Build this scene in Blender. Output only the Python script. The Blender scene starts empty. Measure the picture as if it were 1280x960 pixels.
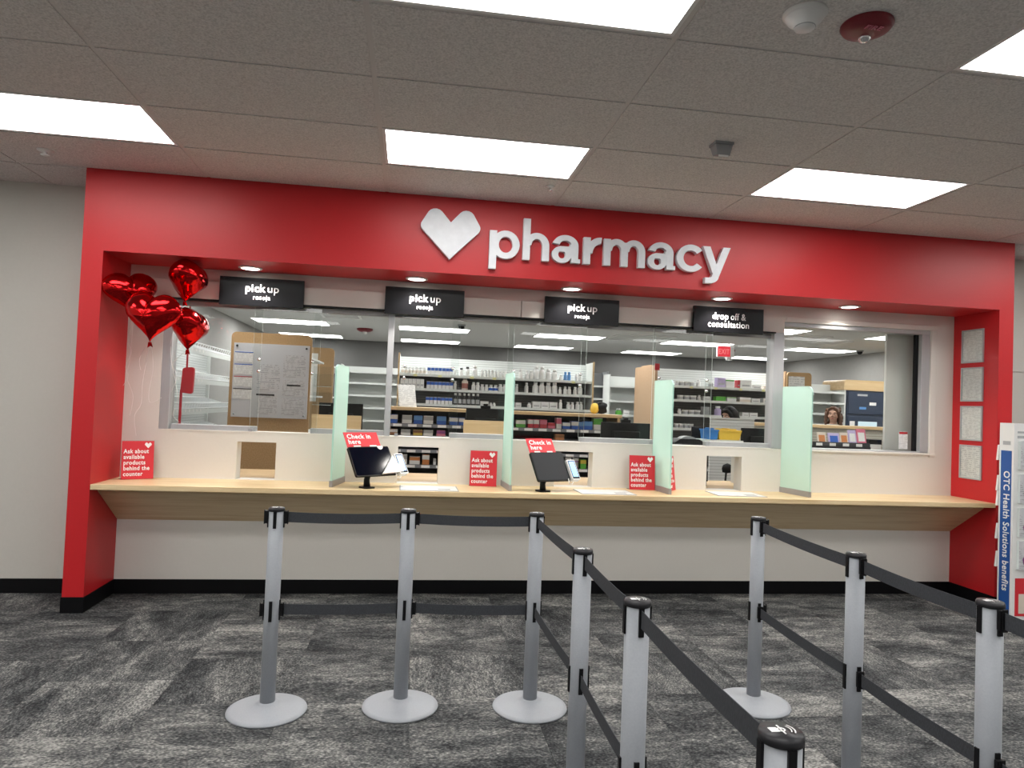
import bpy, bmesh, math, random
from mathutils import Vector, Matrix, noise as mnoise
random.seed(7)
scene = bpy.context.scene
C = scene.collection
PI = math.pi

# ------------------------------------------------------------------ camera
F_PX = 872.496
CAM = Vector((1.44833, -5.07472, 1.50413))
MR = Matrix(((0.98868256, 0.14358787, -0.0434662),
             (-0.14471425, 0.98918319, -0.02396669),
             (0.03955471, 0.02998563, 0.99876738)))      # columns: right, forward, up
cam_data = bpy.data.cameras.new('camera')
cam_data.sensor_width = 36.0
cam_data.lens = F_PX / 1280.0 * 36.0
cam_data.clip_start = 0.02
cam_data.clip_end = 100
cam = bpy.data.objects.new('camera', cam_data)
C.objects.link(cam)
rgt, fwd, upv = MR.col[0], MR.col[1], MR.col[2]
mw = Matrix(((rgt[0], upv[0], -fwd[0], CAM[0]),
             (rgt[1], upv[1], -fwd[1], CAM[1]),
             (rgt[2], upv[2], -fwd[2], CAM[2]),
             (0, 0, 0, 1)))
cam.matrix_world = mw
scene.camera = cam


def ray(u, v):
    return MR @ Vector(((u - 640) / F_PX, 1.0, -(v - 480) / F_PX))


def at(u, v, y):                      # photo pixel -> point on the plane at depth y
    d = ray(u, v)
    return CAM + d * ((y - CAM[1]) / d[1])


# ------------------------------------------------------------------ world, exposure
world = bpy.data.worlds.new('world')
scene.world = world
world.use_nodes = True
world.node_tree.nodes['Background'].inputs[0].default_value = (0.9, 0.95, 1.0, 1)
world.node_tree.nodes['Background'].inputs[1].default_value = 0.02
vs = scene.view_settings
vs.view_transform = 'Standard'
vs.look = 'None'
vs.gamma = 1.0
vs.use_curve_mapping = False
vs.exposure = 0.3
LAMP = 8.2          # radiance of the store's ceiling panels
LAMP_IN = 11.5       # radiance of the pharmacy's ceiling panels
SPOT = 44.0         # watts of each soffit downlight

# ------------------------------------------------------------------ materials
MATS = {}


def mat(name, col, rough=0.5, metal=0.0, spec=0.5, coat=0.0, emit=None, es=0.0, build=None):
    if name in MATS:
        return MATS[name]
    m = bpy.data.materials.new(name)
    m.use_nodes = True
    nt = m.node_tree
    b = nt.nodes['Principled BSDF']
    b.inputs['Base Color'].default_value = (*col, 1)
    b.inputs['Roughness'].default_value = rough
    b.inputs['Metallic'].default_value = metal
    b.inputs['Specular IOR Level'].default_value = spec
    if coat:
        b.inputs['Coat Weight'].default_value = coat
        b.inputs['Coat Roughness'].default_value = 0.1
    if emit:
        b.inputs['Emission Color'].default_value = (*emit, 1)
        b.inputs['Emission Strength'].default_value = es
    if build:
        build(nt, b)
    MATS[name] = m
    return m


def N(nt, t, **kw):
    n = nt.nodes.new(t)
    for k, v in kw.items():
        if k.startswith('i_'):
            n.inputs[k[2:].replace('_', ' ')].default_value = v
        else:
            setattr(n, k, v)
    return n


def coords(nt, scale=(1, 1, 1), which='Object'):
    tc = N(nt, 'ShaderNodeTexCoord')
    mp = N(nt, 'ShaderNodeMapping')
    mp.inputs['Scale'].default_value = scale
    nt.links.new(tc.outputs[which], mp.inputs['Vector'])
    return mp.outputs['Vector']


def ramp(nt, fac, stops):
    r = N(nt, 'ShaderNodeValToRGB')
    e = r.color_ramp.elements
    while len(e) < len(stops):
        e.new(0.5)
    for i, (p, c) in enumerate(stops):
        e[i].position = p
        e[i].color = (*c, 1) if len(c) == 3 else c
    nt.links.new(fac, r.inputs['Fac'])
    return r.outputs['Color']


def speckle(c1, c2, scale=60, stretch=(1, 1, 1), bump=0.0, detail=4, lo=0.35, hi=0.65, bscale=None):
    def f(nt, b):
        v = coords(nt, stretch)
        n = N(nt, 'ShaderNodeTexNoise', i_Scale=scale, i_Detail=detail)
        nt.links.new(v, n.inputs['Vector'])
        nt.links.new(ramp(nt, n.outputs['Fac'], [(lo, c1), (hi, c2)]), b.inputs['Base Color'])
        if bump:
            n2 = N(nt, 'ShaderNodeTexNoise', i_Scale=bscale or scale, i_Detail=3)
            nt.links.new(v, n2.inputs['Vector'])
            bp = N(nt, 'ShaderNodeBump', i_Strength=bump, i_Distance=0.004)
            nt.links.new(n2.outputs['Fac'], bp.inputs['Height'])
            nt.links.new(bp.outputs['Normal'], b.inputs['Normal'])
    return f


def wood(c1, c2, c3, axis=0, grain=22):
    sc = [9.0, 9.0, 9.0]
    sc[axis] = 0.6

    def f(nt, b):
        v = coords(nt, tuple(sc))
        n = N(nt, 'ShaderNodeTexNoise', i_Scale=grain / 9, i_Detail=8, i_Roughness=0.6, i_Distortion=0.6)
        nt.links.new(v, n.inputs['Vector'])
        nt.links.new(ramp(nt, n.outputs['Fac'], [(0.3, c1), (0.5, c2), (0.72, c3)]), b.inputs['Base Color'])
    return f


def carpet(nt, b):
    tc = N(nt, 'ShaderNodeTexCoord')
    oi = N(nt, 'ShaderNodeObjectInfo')
    off = N(nt, 'ShaderNodeVectorMath', operation='ADD')
    mul = N(nt, 'ShaderNodeMath', operation='MULTIPLY')
    mul.inputs[1].default_value = 137.0
    nt.links.new(oi.outputs['Random'], mul.inputs[0])
    nt.links.new(tc.outputs['Object'], off.inputs[0])
    nt.links.new(mul.outputs[0], off.inputs[1])
    st = N(nt, 'ShaderNodeMapping')
    st.inputs['Scale'].default_value = (1.5, 3.4, 1)
    nt.links.new(off.outputs[0], st.inputs['Vector'])
    n1 = N(nt, 'ShaderNodeTexNoise', i_Scale=1.15, i_Detail=9, i_Roughness=0.66, i_Distortion=0.5)
    nt.links.new(st.outputs[0], n1.inputs['Vector'])
    st2 = N(nt, 'ShaderNodeMapping')
    st2.inputs['Scale'].default_value = (75, 120, 75)
    nt.links.new(off.outputs[0], st2.inputs['Vector'])
    n2 = N(nt, 'ShaderNodeTexNoise', i_Scale=1.0, i_Detail=2)
    nt.links.new(st2.outputs[0], n2.inputs['Vector'])
    # a tone of its own for each tile
    t1 = N(nt, 'ShaderNodeMath', operation='MULTIPLY_ADD')
    t1.inputs[1].default_value = 0.07
    t1.inputs[2].default_value = -0.065
    nt.links.new(oi.outputs['Random'], t1.inputs[0])
    s1 = N(nt, 'ShaderNodeMath', operation='ADD')
    nt.links.new(n1.outputs['Fac'], s1.inputs[0])
    nt.links.new(t1.outputs[0], s1.inputs[1])
    t2 = N(nt, 'ShaderNodeMath', operation='MULTIPLY_ADD')
    t2.inputs[1].default_value = 0.75
    t2.inputs[2].default_value = -0.375
    nt.links.new(n2.outputs['Fac'], t2.inputs[0])
    st3 = N(nt, 'ShaderNodeMapping')
    st3.inputs['Scale'].default_value = (14, 30, 14)
    nt.links.new(off.outputs[0], st3.inputs['Vector'])
    n3 = N(nt, 'ShaderNodeTexNoise', i_Scale=1.0, i_Detail=4, i_Roughness=0.7)
    nt.links.new(st3.outputs[0], n3.inputs['Vector'])
    t3 = N(nt, 'ShaderNodeMath', operation='MULTIPLY_ADD')
    t3.inputs[1].default_value = 0.42
    t3.inputs[2].default_value = -0.21
    nt.links.new(n3.outputs['Fac'], t3.inputs[0])
    s3 = N(nt, 'ShaderNodeMath', operation='ADD')
    nt.links.new(s1.outputs[0], s3.inputs[0])
    nt.links.new(t3.outputs[0], s3.inputs[1])
    s2 = N(nt, 'ShaderNodeMath', operation='ADD')
    nt.links.new(s3.outputs[0], s2.inputs[0])
    nt.links.new(t2.outputs[0], s2.inputs[1])
    col = ramp(nt, s2.outputs[0], [(0.28, (0.022, 0.023, 0.025)), (0.46, (0.075, 0.078, 0.080)),
                                   (0.58, (0.155, 0.156, 0.152)), (0.74, (0.36, 0.355, 0.335))])
    nt.links.new(col, b.inputs['Base Color'])
    bp = N(nt, 'ShaderNodeBump', i_Strength=0.6, i_Distance=0.004)
    nt.links.new(n2.outputs['Fac'], bp.inputs['Height'])
    nt.links.new(bp.outputs['Normal'], b.inputs['Normal'])


def printed(paper, ink, lines=46.0, thr=0.5):
    """a sheet with rows of small illegible print"""
    def f(nt, b):
        v = coords(nt, (1, 1, 1), 'Generated')
        sp = N(nt, 'ShaderNodeSeparateXYZ')
        nt.links.new(v, sp.inputs[0])
        a = N(nt, 'ShaderNodeMath', operation='MULTIPLY')
        a.inputs[1].default_value = lines
        nt.links.new(sp.outputs['Z'], a.inputs[0])
        fr = N(nt, 'ShaderNodeMath', operation='FRACT')
        nt.links.new(a.outputs[0], fr.inputs[0])
        g = N(nt, 'ShaderNodeMath', operation='GREATER_THAN')
        g.inputs[1].default_value = 0.55
        nt.links.new(fr.outputs[0], g.inputs[0])
        mp = N(nt, 'ShaderNodeMapping')
        mp.inputs['Scale'].default_value = (4, 4, lines * 0.35)
        nt.links.new(v, mp.inputs['Vector'])
        n = N(nt, 'ShaderNodeTexNoise', i_Scale=1.6, i_Detail=3)
        nt.links.new(mp.outputs[0], n.inputs['Vector'])
        g2 = N(nt, 'ShaderNodeMath', operation='GREATER_THAN')
        g2.inputs[1].default_value = thr
        nt.links.new(n.outputs['Fac'], g2.inputs[0])
        m1 = N(nt, 'ShaderNodeMath', operation='MULTIPLY')
        nt.links.new(g.outputs[0], m1.inputs[0])
        nt.links.new(g2.outputs[0], m1.inputs[1])
        nt.links.new(ramp(nt, m1.outputs[0], [(0.0, paper), (1.0, ink)]), b.inputs['Base Color'])
    return f


def slats(c1, c2, n=40.0):
    def f(nt, b):
        tc = N(nt, 'ShaderNodeTexCoord')
        sp = N(nt, 'ShaderNodeSeparateXYZ')
        nt.links.new(tc.outputs['Object'], sp.inputs[0])
        a = N(nt, 'ShaderNodeMath', operation='MULTIPLY')
        a.inputs[1].default_value = n
        nt.links.new(sp.outputs['Z'], a.inputs[0])
        fr = N(nt, 'ShaderNodeMath', operation='FRACT')
        nt.links.new(a.outputs[0], fr.inputs[0])
        nt.links.new(ramp(nt, fr.outputs[0], [(0.0, c1), (0.72, c1), (0.8, c2), (1.0, c2)]), b.inputs['Base Color'])
        bp = N(nt, 'ShaderNodeBump', i_Strength=0.5, i_Distance=0.004)
        nt.links.new(fr.outputs[0], bp.inputs['Height'])
        nt.links.new(bp.outputs['Normal'], b.inputs['Normal'])
    return f


def glass_mat(name, tint, refl=1.0):
    m = bpy.data.materials.new(name)
    m.use_nodes = True
    nt = m.node_tree
    nt.nodes.remove(nt.nodes['Principled BSDF'])
    out = nt.nodes['Material Output']
    tr = N(nt, 'ShaderNodeBsdfTransparent')
    tr.inputs['Color'].default_value = (*tint, 1)
    gl = N(nt, 'ShaderNodeBsdfGlossy')
    gl.inputs['Roughness'].default_value = 0.01
    gl.inputs['Color'].default_value = (refl, refl, refl, 1)
    lw = N(nt, 'ShaderNodeLayerWeight')
    lw.inputs['Blend'].default_value = 0.5
    pw = N(nt, 'ShaderNodeMath', operation='POWER')
    pw.inputs[1].default_value = 5.0
    nt.links.new(lw.outputs['Facing'], pw.inputs[0])
    fr = N(nt, 'ShaderNodeMath', operation='MULTIPLY_ADD')      # Schlick's rule for one face of the sheet
    fr.inputs[1].default_value = 0.96
    fr.inputs[2].default_value = 0.035
    nt.links.new(pw.outputs[0], fr.inputs[0])
    mx = N(nt, 'ShaderNodeMixShader')
    nt.links.new(fr.outputs[0], mx.inputs[0])
    nt.links.new(tr.outputs[0], mx.inputs[1])
    nt.links.new(gl.outputs[0], mx.inputs[2])
    nt.links.new(mx.outputs[0], out.inputs['Surface'])
    MATS[name] = m
    return m


def frosted_mat(name, tint, clear):
    m = bpy.data.materials.new(name)
    m.use_nodes = True
    nt = m.node_tree
    nt.nodes.remove(nt.nodes['Principled BSDF'])
    out = nt.nodes['Material Output']
    tr = N(nt, 'ShaderNodeBsdfTransparent')
    tr.inputs['Color'].default_value = (tint[0] * .9 + .1, tint[1] * .9 + .1, tint[2] * .9 + .1, 1)
    tl = N(nt, 'ShaderNodeBsdfTranslucent')
    tl.inputs['Color'].default_value = (*tint, 1)
    df = N(nt, 'ShaderNodeBsdfDiffuse')
    df.inputs['Color'].default_value = (*tint, 1)
    m1 = N(nt, 'ShaderNodeMixShader')
    m1.inputs[0].default_value = 0.5
    nt.links.new(tl.outputs[0], m1.inputs[1])
    nt.links.new(df.outputs[0], m1.inputs[2])
    m2 = N(nt, 'ShaderNodeMixShader')
    m2.inputs[0].default_value = clear
    nt.links.new(m1.outputs[0], m2.inputs[1])
    nt.links.new(tr.outputs[0], m2.inputs[2])
    nt.links.new(m2.outputs[0], out.inputs['Surface'])
    MATS[name] = m
    return m


RED = mat('red_paint', (0.53, 0.010, 0.015), 0.42, build=speckle((0.525, 0.010, 0.015), (0.535, 0.011, 0.016), 60, bump=0.05, bscale=260))
WHITE = mat('warm_white_paint', (0.72, 0.69, 0.64), 0.6, build=speckle((0.715, 0.685, 0.635), (0.725, 0.695, 0.645), 60, bump=0.04, bscale=260))
BEIGE = mat('beige_paint', (0.60, 0.58, 0.53), 0.65, build=speckle((0.555, 0.54, 0.495), (0.565, 0.55, 0.505), 60, bump=0.04, bscale=260))
GREYWALL = mat('grey_paint', (0.12, 0.118, 0.115), 0.7, build=speckle((0.115, 0.113, 0.11), (0.125, 0.123, 0.12), 25))
TAUPE = mat('light_grey_paint', (0.34, 0.33, 0.315), 0.7, build=speckle((0.33, 0.32, 0.305), (0.35, 0.34, 0.325), 25))
BASEB = mat('black_vinyl', (0.004, 0.004, 0.005), 0.5, spec=0.15)
CARPET = mat('carpet', (0.12, 0.12, 0.12), 0.95, spec=0.1, build=carpet)
TILE = mat('ceiling_tile', (0.6, 0.58, 0.56), 0.9, spec=0.1, build=speckle((0.53, 0.51, 0.495), (0.76, 0.735, 0.715), 120, bump=0.7, bscale=100, lo=.3, hi=.62))
TBAR = mat('ceiling_grid', (0.64, 0.61, 0.59), 0.6)
CEILIN = mat('inner_ceiling', (0.6, 0.6, 0.59), 0.9, build=speckle((0.55, 0.55, 0.54), (0.63, 0.63, 0.62), 60))
VINYL = mat('inner_floor_vinyl', (0.40, 0.39, 0.36), 0.4, build=speckle((0.36, 0.35, 0.33), (0.44, 0.43, 0.40), 20))
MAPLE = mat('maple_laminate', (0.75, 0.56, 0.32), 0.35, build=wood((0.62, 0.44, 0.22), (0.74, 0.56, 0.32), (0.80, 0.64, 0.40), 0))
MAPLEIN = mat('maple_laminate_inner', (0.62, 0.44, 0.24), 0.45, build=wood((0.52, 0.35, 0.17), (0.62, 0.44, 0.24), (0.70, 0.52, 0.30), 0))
BOARD = mat('particle_board', (0.42, 0.26, 0.12), 0.6, build=speckle((0.36, 0.22, 0.10), (0.47, 0.30, 0.145), 90))
CARDB = mat('tan_board', (0.46, 0.30, 0.18), 0.7, build=speckle((0.43, 0.28, 0.165), (0.49, 0.325, 0.2), 40))
ALU = mat('brushed_aluminium', (0.45, 0.455, 0.47), 0.42, 0.3, build=speckle((0.44, 0.445, 0.46), (0.46, 0.465, 0.48), 40, (1, 1, .05)))
SILVER = mat('silver_powder_coat', (0.34, 0.36, 0.39), 0.5, 0.0, build=speckle((0.33, 0.35, 0.38), (0.35, 0.37, 0.40), 150))
BLACK = mat('black_plastic', (0.004, 0.004, 0.005), 0.4, spec=0.25)
BLACKM = mat('matte_black_plastic', (0.007, 0.007, 0.008), 0.5, spec=0.2)
CAPM = mat('charcoal_cap', (0.022, 0.022, 0.025), 0.35, spec=0.3)
BELT = mat('charcoal_webbing', (0.035, 0.038, 0.045), 0.75, build=speckle((0.028, 0.031, 0.037), (0.043, 0.047, 0.055), 300, (1, 1, .4)))
SIGNW = mat('white_sign_face', (0.78, 0.80, 0.84), 0.4, build=speckle((0.75, 0.77, 0.81), (0.80, 0.82, 0.86), 20))
PWHITE = mat('white_plastic', (0.78, 0.78, 0.77), 0.4)
LETTER = mat('white_lettering', (0.85, 0.85, 0.85), 0.5)
SIGNB = mat('black_gloss_sign', (0.004, 0.004, 0.005), 0.24, spec=0.22)
CARD = mat('red_card', (0.62, 0.022, 0.035), 0.45)
PAPER = mat('white_paper', (0.80, 0.79, 0.77), 0.7)
PRINT = mat('printed_sheet', (0.75, 0.74, 0.72), 0.7, build=printed((0.74, 0.73, 0.72), (0.55, 0.54, 0.54), 30))
PRINT2 = mat('printed_form', (0.70, 0.70, 0.69), 0.7, build=printed((0.72, 0.72, 0.71), (0.50, 0.50, 0.51), 16, .48))
PRINTG = mat('printed_grey_sheet', (0.52, 0.52, 0.53), 0.6, build=printed((0.56, 0.56, 0.58), (0.36, 0.36, 0.38), 14, .5))
MATDOC = mat('counter_mat_print', (0.72, 0.72, 0.72), 0.45, build=speckle((0.62, 0.63, 0.65), (0.78, 0.78, 0.77), 14, lo=.3, hi=.5))
FOIL = mat('red_foil', (0.62, 0.012, 0.014), 0.13, 1.0)
RIBBON = mat('white_ribbon', (0.75, 0.72, 0.70), 0.35)
GLASS = glass_mat('clear_glass', (0.972, 0.984, 0.979), 0.42)
ACRYL = glass_mat('clear_acrylic', (0.95, 0.96, 0.96), 0.5)
GEDGE = mat('glass_edge', (0.74, 0.80, 0.78), 0.2)
FROST = frosted_mat('frosted_green_glass', (0.73, 0.89, 0.835), 0.28)
FEDGE = mat('green_glass_edge', (0.52, 0.80, 0.70), 0.2)
STEELG = mat('grey_channel', (0.33, 0.32, 0.32), 0.4, 0.3)
WIRE = mat('white_wire', (0.75, 0.77, 0.77), 0.4)
SHELFW = mat('white_shelf_metal', (0.66, 0.68, 0.66), 0.45)
SLATW = mat('white_slatwall', (0.6, 0.62, 0.61), 0.5, build=slats((0.62, 0.64, 0.63), (0.42, 0.44, 0.43), 30))
SLATG = mat('grey_slatwall', (0.2, 0.2, 0.2), 0.6, build=slats((0.17, 0.17, 0.17), (0.11, 0.11, 0.11), 30))
SLATB = mat('beige_slatwall', (0.45, 0.43, 0.38), 0.6, build=slats((0.46, 0.44, 0.38), (0.30, 0.28, 0.24), 30))
DARKS = mat('dark_shelf_metal', (0.045, 0.045, 0.05), 0.5)
BLUES = mat('blue_print', (0.012, 0.085, 0.33), 0.5)
SCREEN = mat('dark_screen', (0.003, 0.004, 0.009), 0.10, spec=0.04)
SCREENM = mat('matte_dark_screen', (0.022, 0.024, 0.028), 0.55, spec=0.25)
SCRBLUE = mat('lit_reader_screen', (0.2, 0.4, 0.7), 0.3, emit=(0.30, 0.62, 1.0), es=0.9)
NAVY = mat('navy_cabinet', (0.035, 0.05, 0.085), 0.4)
CHROME = mat('chrome_knob', (0.75, 0.75, 0.76), 0.15, 0.9)
YEL = mat('yellow_plastic', (0.75, 0.50, 0.06), 0.45)
BLU = mat('blue_plastic', (0.03, 0.20, 0.55), 0.45)
REDP = mat('red_plastic', (0.42, 0.01, 0.02), 0.4)
DRED = mat('dark_red_plastic', (0.20, 0.008, 0.018), 0.35)
GREYP = mat('grey_plastic', (0.30, 0.31, 0.32), 0.45)
TAGY = mat('yellow_tag', (0.75, 0.72, 0.35), 0.6)
LIT = mat('lit_diffuser', (0.9, 0.9, 0.9), 0.5, emit=(1.0, 0.985, 0.96), es=LAMP)
LITIN = mat('lit_diffuser_inner', (0.9, 0.9, 0.9), 0.5, emit=(1.0, 0.99, 0.97), es=LAMP_IN)
LENS = mat('lit_downlight_lens', (0.9, 0.9, 0.9), 0.5, emit=(1.0, 0.97, 0.92), es=8.0)


def tint(name, col, rough=0.5):
    return mat(name, col, rough)


PC = {'white': (0.74, 0.74, 0.73), 'blue': (0.03, 0.12, 0.50), 'red': (0.50, 0.03, 0.05), 'pink': (0.65, 0.16, 0.25), 'green': (0.10, 0.40, 0.05),
      'lime': (0.22, 0.62, 0.08), 'yellow': (0.60, 0.45, 0.06), 'brown': (0.32, 0.15, 0.06), 'lilac': (0.50, 0.42, 0.66), 'orange': (0.55, 0.20, 0.06),
      'black': (0.02, 0.02, 0.022), 'cream': (0.66, 0.58, 0.50), 'grey': (0.40, 0.41, 0.42), 'purple': (0.25, 0.06, 0.25), 'sky': (0.12, 0.30, 0.62), 'amber': (0.35, 0.12, 0.10)}
PM = {k: mat('print_' + k, v, 0.45) for k, v in PC.items()}


# ------------------------------------------------------------------ mesh helpers
class MB:
    def __init__(s):
        s.v, s.f, s.m, s.s = [], [], [], []

    def add(s, vs_, fs, mi=0, smooth=False):
        o = len(s.v)
        s.v += [tuple(p) for p in vs_]
        for f in fs:
            s.f.append(tuple(i + o for i in f))
            s.m.append(mi)
            s.s.append(smooth)
        return s

    def box(s, x0, x1, y0, y1, z0, z1, mi=0, side=None):
        v = [(x0, y0, z0), (x1, y0, z0), (x1, y1, z0), (x0, y1, z0), (x0, y0, z1), (x1, y0, z1), (x1, y1, z1), (x0, y1, z1)]
        f = [(0, 3, 2, 1), (4, 5, 6, 7), (0, 1, 5, 4), (2, 3, 7, 6), (1, 2, 6, 5), (3, 0, 4, 7)]
        s.add(v, f, mi)
        if side is not None:          # front and back keep mi, the edges take side
            n = len(s.m)
            for k in (0, 1, 4, 5):
                s.m[n - 6 + k] = side
        return s

    def prism(s, poly, y0, y1, mi=0, side=None, smooth=False, order='xz'):
        """poly of (x, z) counter-clockwise seen from -y, extruded from y0 to y1"""
        n = len(poly)
        v = [(p[0], y0, p[1]) for p in poly] + [(p[0], y1, p[1]) for p in poly]
        if order == 'yz':
            v = [(q[1], q[0], q[2]) for q in v]
        if order == 'xy':
            v = [(q[0], q[2], q[1]) for q in v]
        s.add(v, [tuple(range(n)), tuple(range(2 * n - 1, n - 1, -1))], mi)
        s.add(v, [((i + 1) % n, i, i + n, (i + 1) % n + n) for i in range(n)], mi if side is None else side, smooth)
        return s

    def lathe(s, prof, n=24, c=(0, 0, 0), mi=0, smooth=True, mis=None):
        rings = []
        o = len(s.v)
        for r, z in prof:
            if r < 1e-6:
                rings.append([len(s.v)])
                s.v.append((c[0], c[1], c[2] + z))
            else:
                rings.append(list(range(len(s.v), len(s.v) + n)))
                for k in range(n):
                    a = 2 * PI * k / n
                    s.v.append((c[0] + r * math.cos(a), c[1] + r * math.sin(a), c[2] + z))
        for j in range(len(rings) - 1):
            A, B = rings[j], rings[j + 1]
            q = mi if mis is None else mis[j]
            for k in range(n):
                k2 = (k + 1) % n
                if len(A) == 1 and len(B) == 1:
                    continue
                if len(A) == 1:
                    fc = (A[0], B[k2], B[k])
                elif len(B) == 1:
                    fc = (A[k], A[k2], B[0])
                else:
                    fc = (A[k], A[k2], B[k2], B[k])
                s.f.append(fc)
                s.m.append(q)
                s.s.append(smooth)
        return s

    def tube(s, pts, r, n=8, mi=0, cap=True, radii=None):
        pts = [Vector(p) for p in pts]
        rings = []
        prev = None
        for i, p in enumerate(pts):
            d = (pts[min(i + 1, len(pts) - 1)] - pts[max(i - 1, 0)]).normalized()
            if prev is None:
                a = Vector((0, 0, 1)) if abs(d.z) < 0.9 else Vector((1, 0, 0))
                x = d.cross(a).normalized()
            else:
                x = (prev - d * prev.dot(d)).normalized()
            prev = x
            y = d.cross(x)
            rr = radii[i] if radii else r
            rings.append(len(s.v))
            for k in range(n):
                a = 2 * PI * k / n
                s.v.append(tuple(p + x * rr * math.cos(a) + y * rr * math.sin(a)))
        for j in range(len(rings) - 1):
            for k in range(n):
                k2 = (k + 1) % n
                s.f.append((rings[j] + k, rings[j] + k2, rings[j + 1] + k2, rings[j + 1] + k))
                s.m.append(mi)
                s.s.append(True)
        if cap:
            s.f.append(tuple(rings[0] + k for k in range(n - 1, -1, -1)))
            s.f.append(tuple(rings[-1] + k for k in range(n)))
            s.m += [mi, mi]
            s.s += [False, False]
        return s

    def addmesh(s, me, M=None, mi=0):
        M = M or Matrix()
        return s.add([M @ v.co for v in me.vertices], [tuple(p.vertices) for p in me.polygons], mi)

    def mesh(s, name, mats):
        me = bpy.data.meshes.new(name)
        me.from_pydata(s.v, [], s.f)
        for m in (mats if isinstance(mats, (list, tuple)) else [mats]):
            me.materials.append(m)
        me.polygons.foreach_set('material_index', s.m)
        me.polygons.foreach_set('use_smooth', s.s)
        me.update()
        return me


def obj(name, mb, mats, parent=None, loc=None, rot=None, bevel=0, seg=2, fixn=True, **props):
    me = mb if isinstance(mb, bpy.types.Mesh) else mb.mesh(name, mats)
    if fixn and not isinstance(mb, bpy.types.Mesh):
        bm = bmesh.new()
        bm.from_mesh(me)
        bmesh.ops.recalc_face_normals(bm, faces=bm.faces)
        bm.to_mesh(me)
        bm.free()
    o = bpy.data.objects.new(name, me)
    C.objects.link(o)
    if parent:
        o.parent = parent
    if loc is not None:
        o.location = loc
    if rot is not None:
        o.rotation_euler = rot
    if bevel:
        b = o.modifiers.new('bevel', 'BEVEL')
        b.width = bevel
        b.segments = seg
        b.limit_method = 'ANGLE'
        b.angle_limit = 0.6
    for k, v in props.items():
        o[k] = v
    return o


def thing(name, label, cat, loc=(0, 0, 0), rotz=0.0, group=None, rot=None):
    o = bpy.data.objects.new(name, None)
    C.objects.link(o)
    o.location = loc
    o.rotation_euler = rot if rot else (0, 0, rotz)
    o.empty_display_size = 0.05
    o['label'] = label
    o['category'] = cat
    if group:
        o['group'] = group
    return o


def tag(o, label, cat, group=None):
    o['label'] = label
    o['category'] = cat
    if group:
        o['group'] = group
    return o


def struct(name, label=None):
    o = bpy.data.objects.new(name, None)
    C.objects.link(o)
    o['kind'] = 'structure'
    if label:
        o['label'] = label
    o.empty_display_size = 0.05
    return o


def sobj(name, mb, mats, parent=None, label=None, **kw):
    o = obj(name, mb, mats, parent, **kw)
    if not parent:
        o['kind'] = 'structure'
    if label:
        o['label'] = label
    return o


def dup(o, parent=None):
    c = o.copy()
    C.objects.link(c)
    c.parent = parent
    for ch in list(o.children):
        dup(ch, c)
    return c


def text_mesh(body, size, depth=0.001, bold=0.022, align='CENTER', spacing=1.06, line=1.0):
    cu = bpy.data.curves.new('lettering', 'FONT')
    cu.body = body
    cu.size = size
    cu.extrude = depth
    cu.offset = bold * size
    cu.align_x = align
    cu.space_character = spacing
    cu.space_line = line
    cu.resolution_u = 3
    t = bpy.data.objects.new('lettering', cu)
    C.objects.link(t)
    dg = bpy.context.evaluated_depsgraph_get()
    me = bpy.data.meshes.new_from_object(t.evaluated_get(dg))
    bpy.data.objects.remove(t)
    bpy.data.curves.remove(cu)
    return me


FRONT = Matrix(((1, 0, 0, 0), (0, 0, -1, 0), (0, 1, 0, 0), (0, 0, 0, 1)))      # text plane -> facing -y
DOWN = Matrix(((1, 0, 0, 0), (0, -1, 0, 0), (0, 0, -1, 0), (0, 0, 0, 1)))


def lettering(parent, body, size, loc, m=LETTER, M=FRONT, name='lettering', fit=None, **kw):
    me = text_mesh(body, size, **kw)
    if fit:                     # fit = wanted width
        xs = [v.co.x for v in me.vertices]
        k = fit / (max(xs) - min(xs))
        for v in me.vertices:
            v.co.x *= k
    mb = MB().addmesh(me, Matrix.Translation(loc) @ M)
    bpy.data.meshes.remove(me)
    return obj(name, mb, m, parent, fixn=False)


def round_poly(pts, n=6):
    """pts: (x, y, r) -> polygon with rounded corners"""
    out = []
    k = len(pts)
    for i in range(k):
        p = Vector(pts[i][:2])
        r = pts[i][2]
        if r <= 0:
            out.append(tuple(p))
            continue
        a = Vector(pts[i - 1][:2]) - p
        b = Vector(pts[(i + 1) % k][:2]) - p
        a.normalize()
        b.normalize()
        ang = a.angle(b)
        d = r / math.tan(ang / 2)
        c = p + (a + b).normalized() * (r / math.sin(ang / 2))
        s, e = p + a * d, p + b * d
        a0 = math.atan2(s.y - c.y, s.x - c.x)
        a1 = math.atan2(e.y - c.y, e.x - c.x)
        da = (a1 - a0 + PI) % (2 * PI) - PI
        for j in range(n + 1):
            t = a0 + da * j / n
            out.append((c.x + r * math.cos(t), c.y + r * math.sin(t)))
    return out


def heart_poly(w, h, x=0, z=0):
    p = [(0, 0, 0), (.5, .60, .13), (.27, 1.06, .13), (0, .70, 0), (-.27, 1.06, .13), (-.5, .60, .13)]
    q = round_poly(p, 5)
    x1 = max(a for a, b in q)
    z1 = max(b for a, b in q)
    return [(x + a / x1 * w / 2, z + b / z1 * h) for a, b in q]


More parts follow.
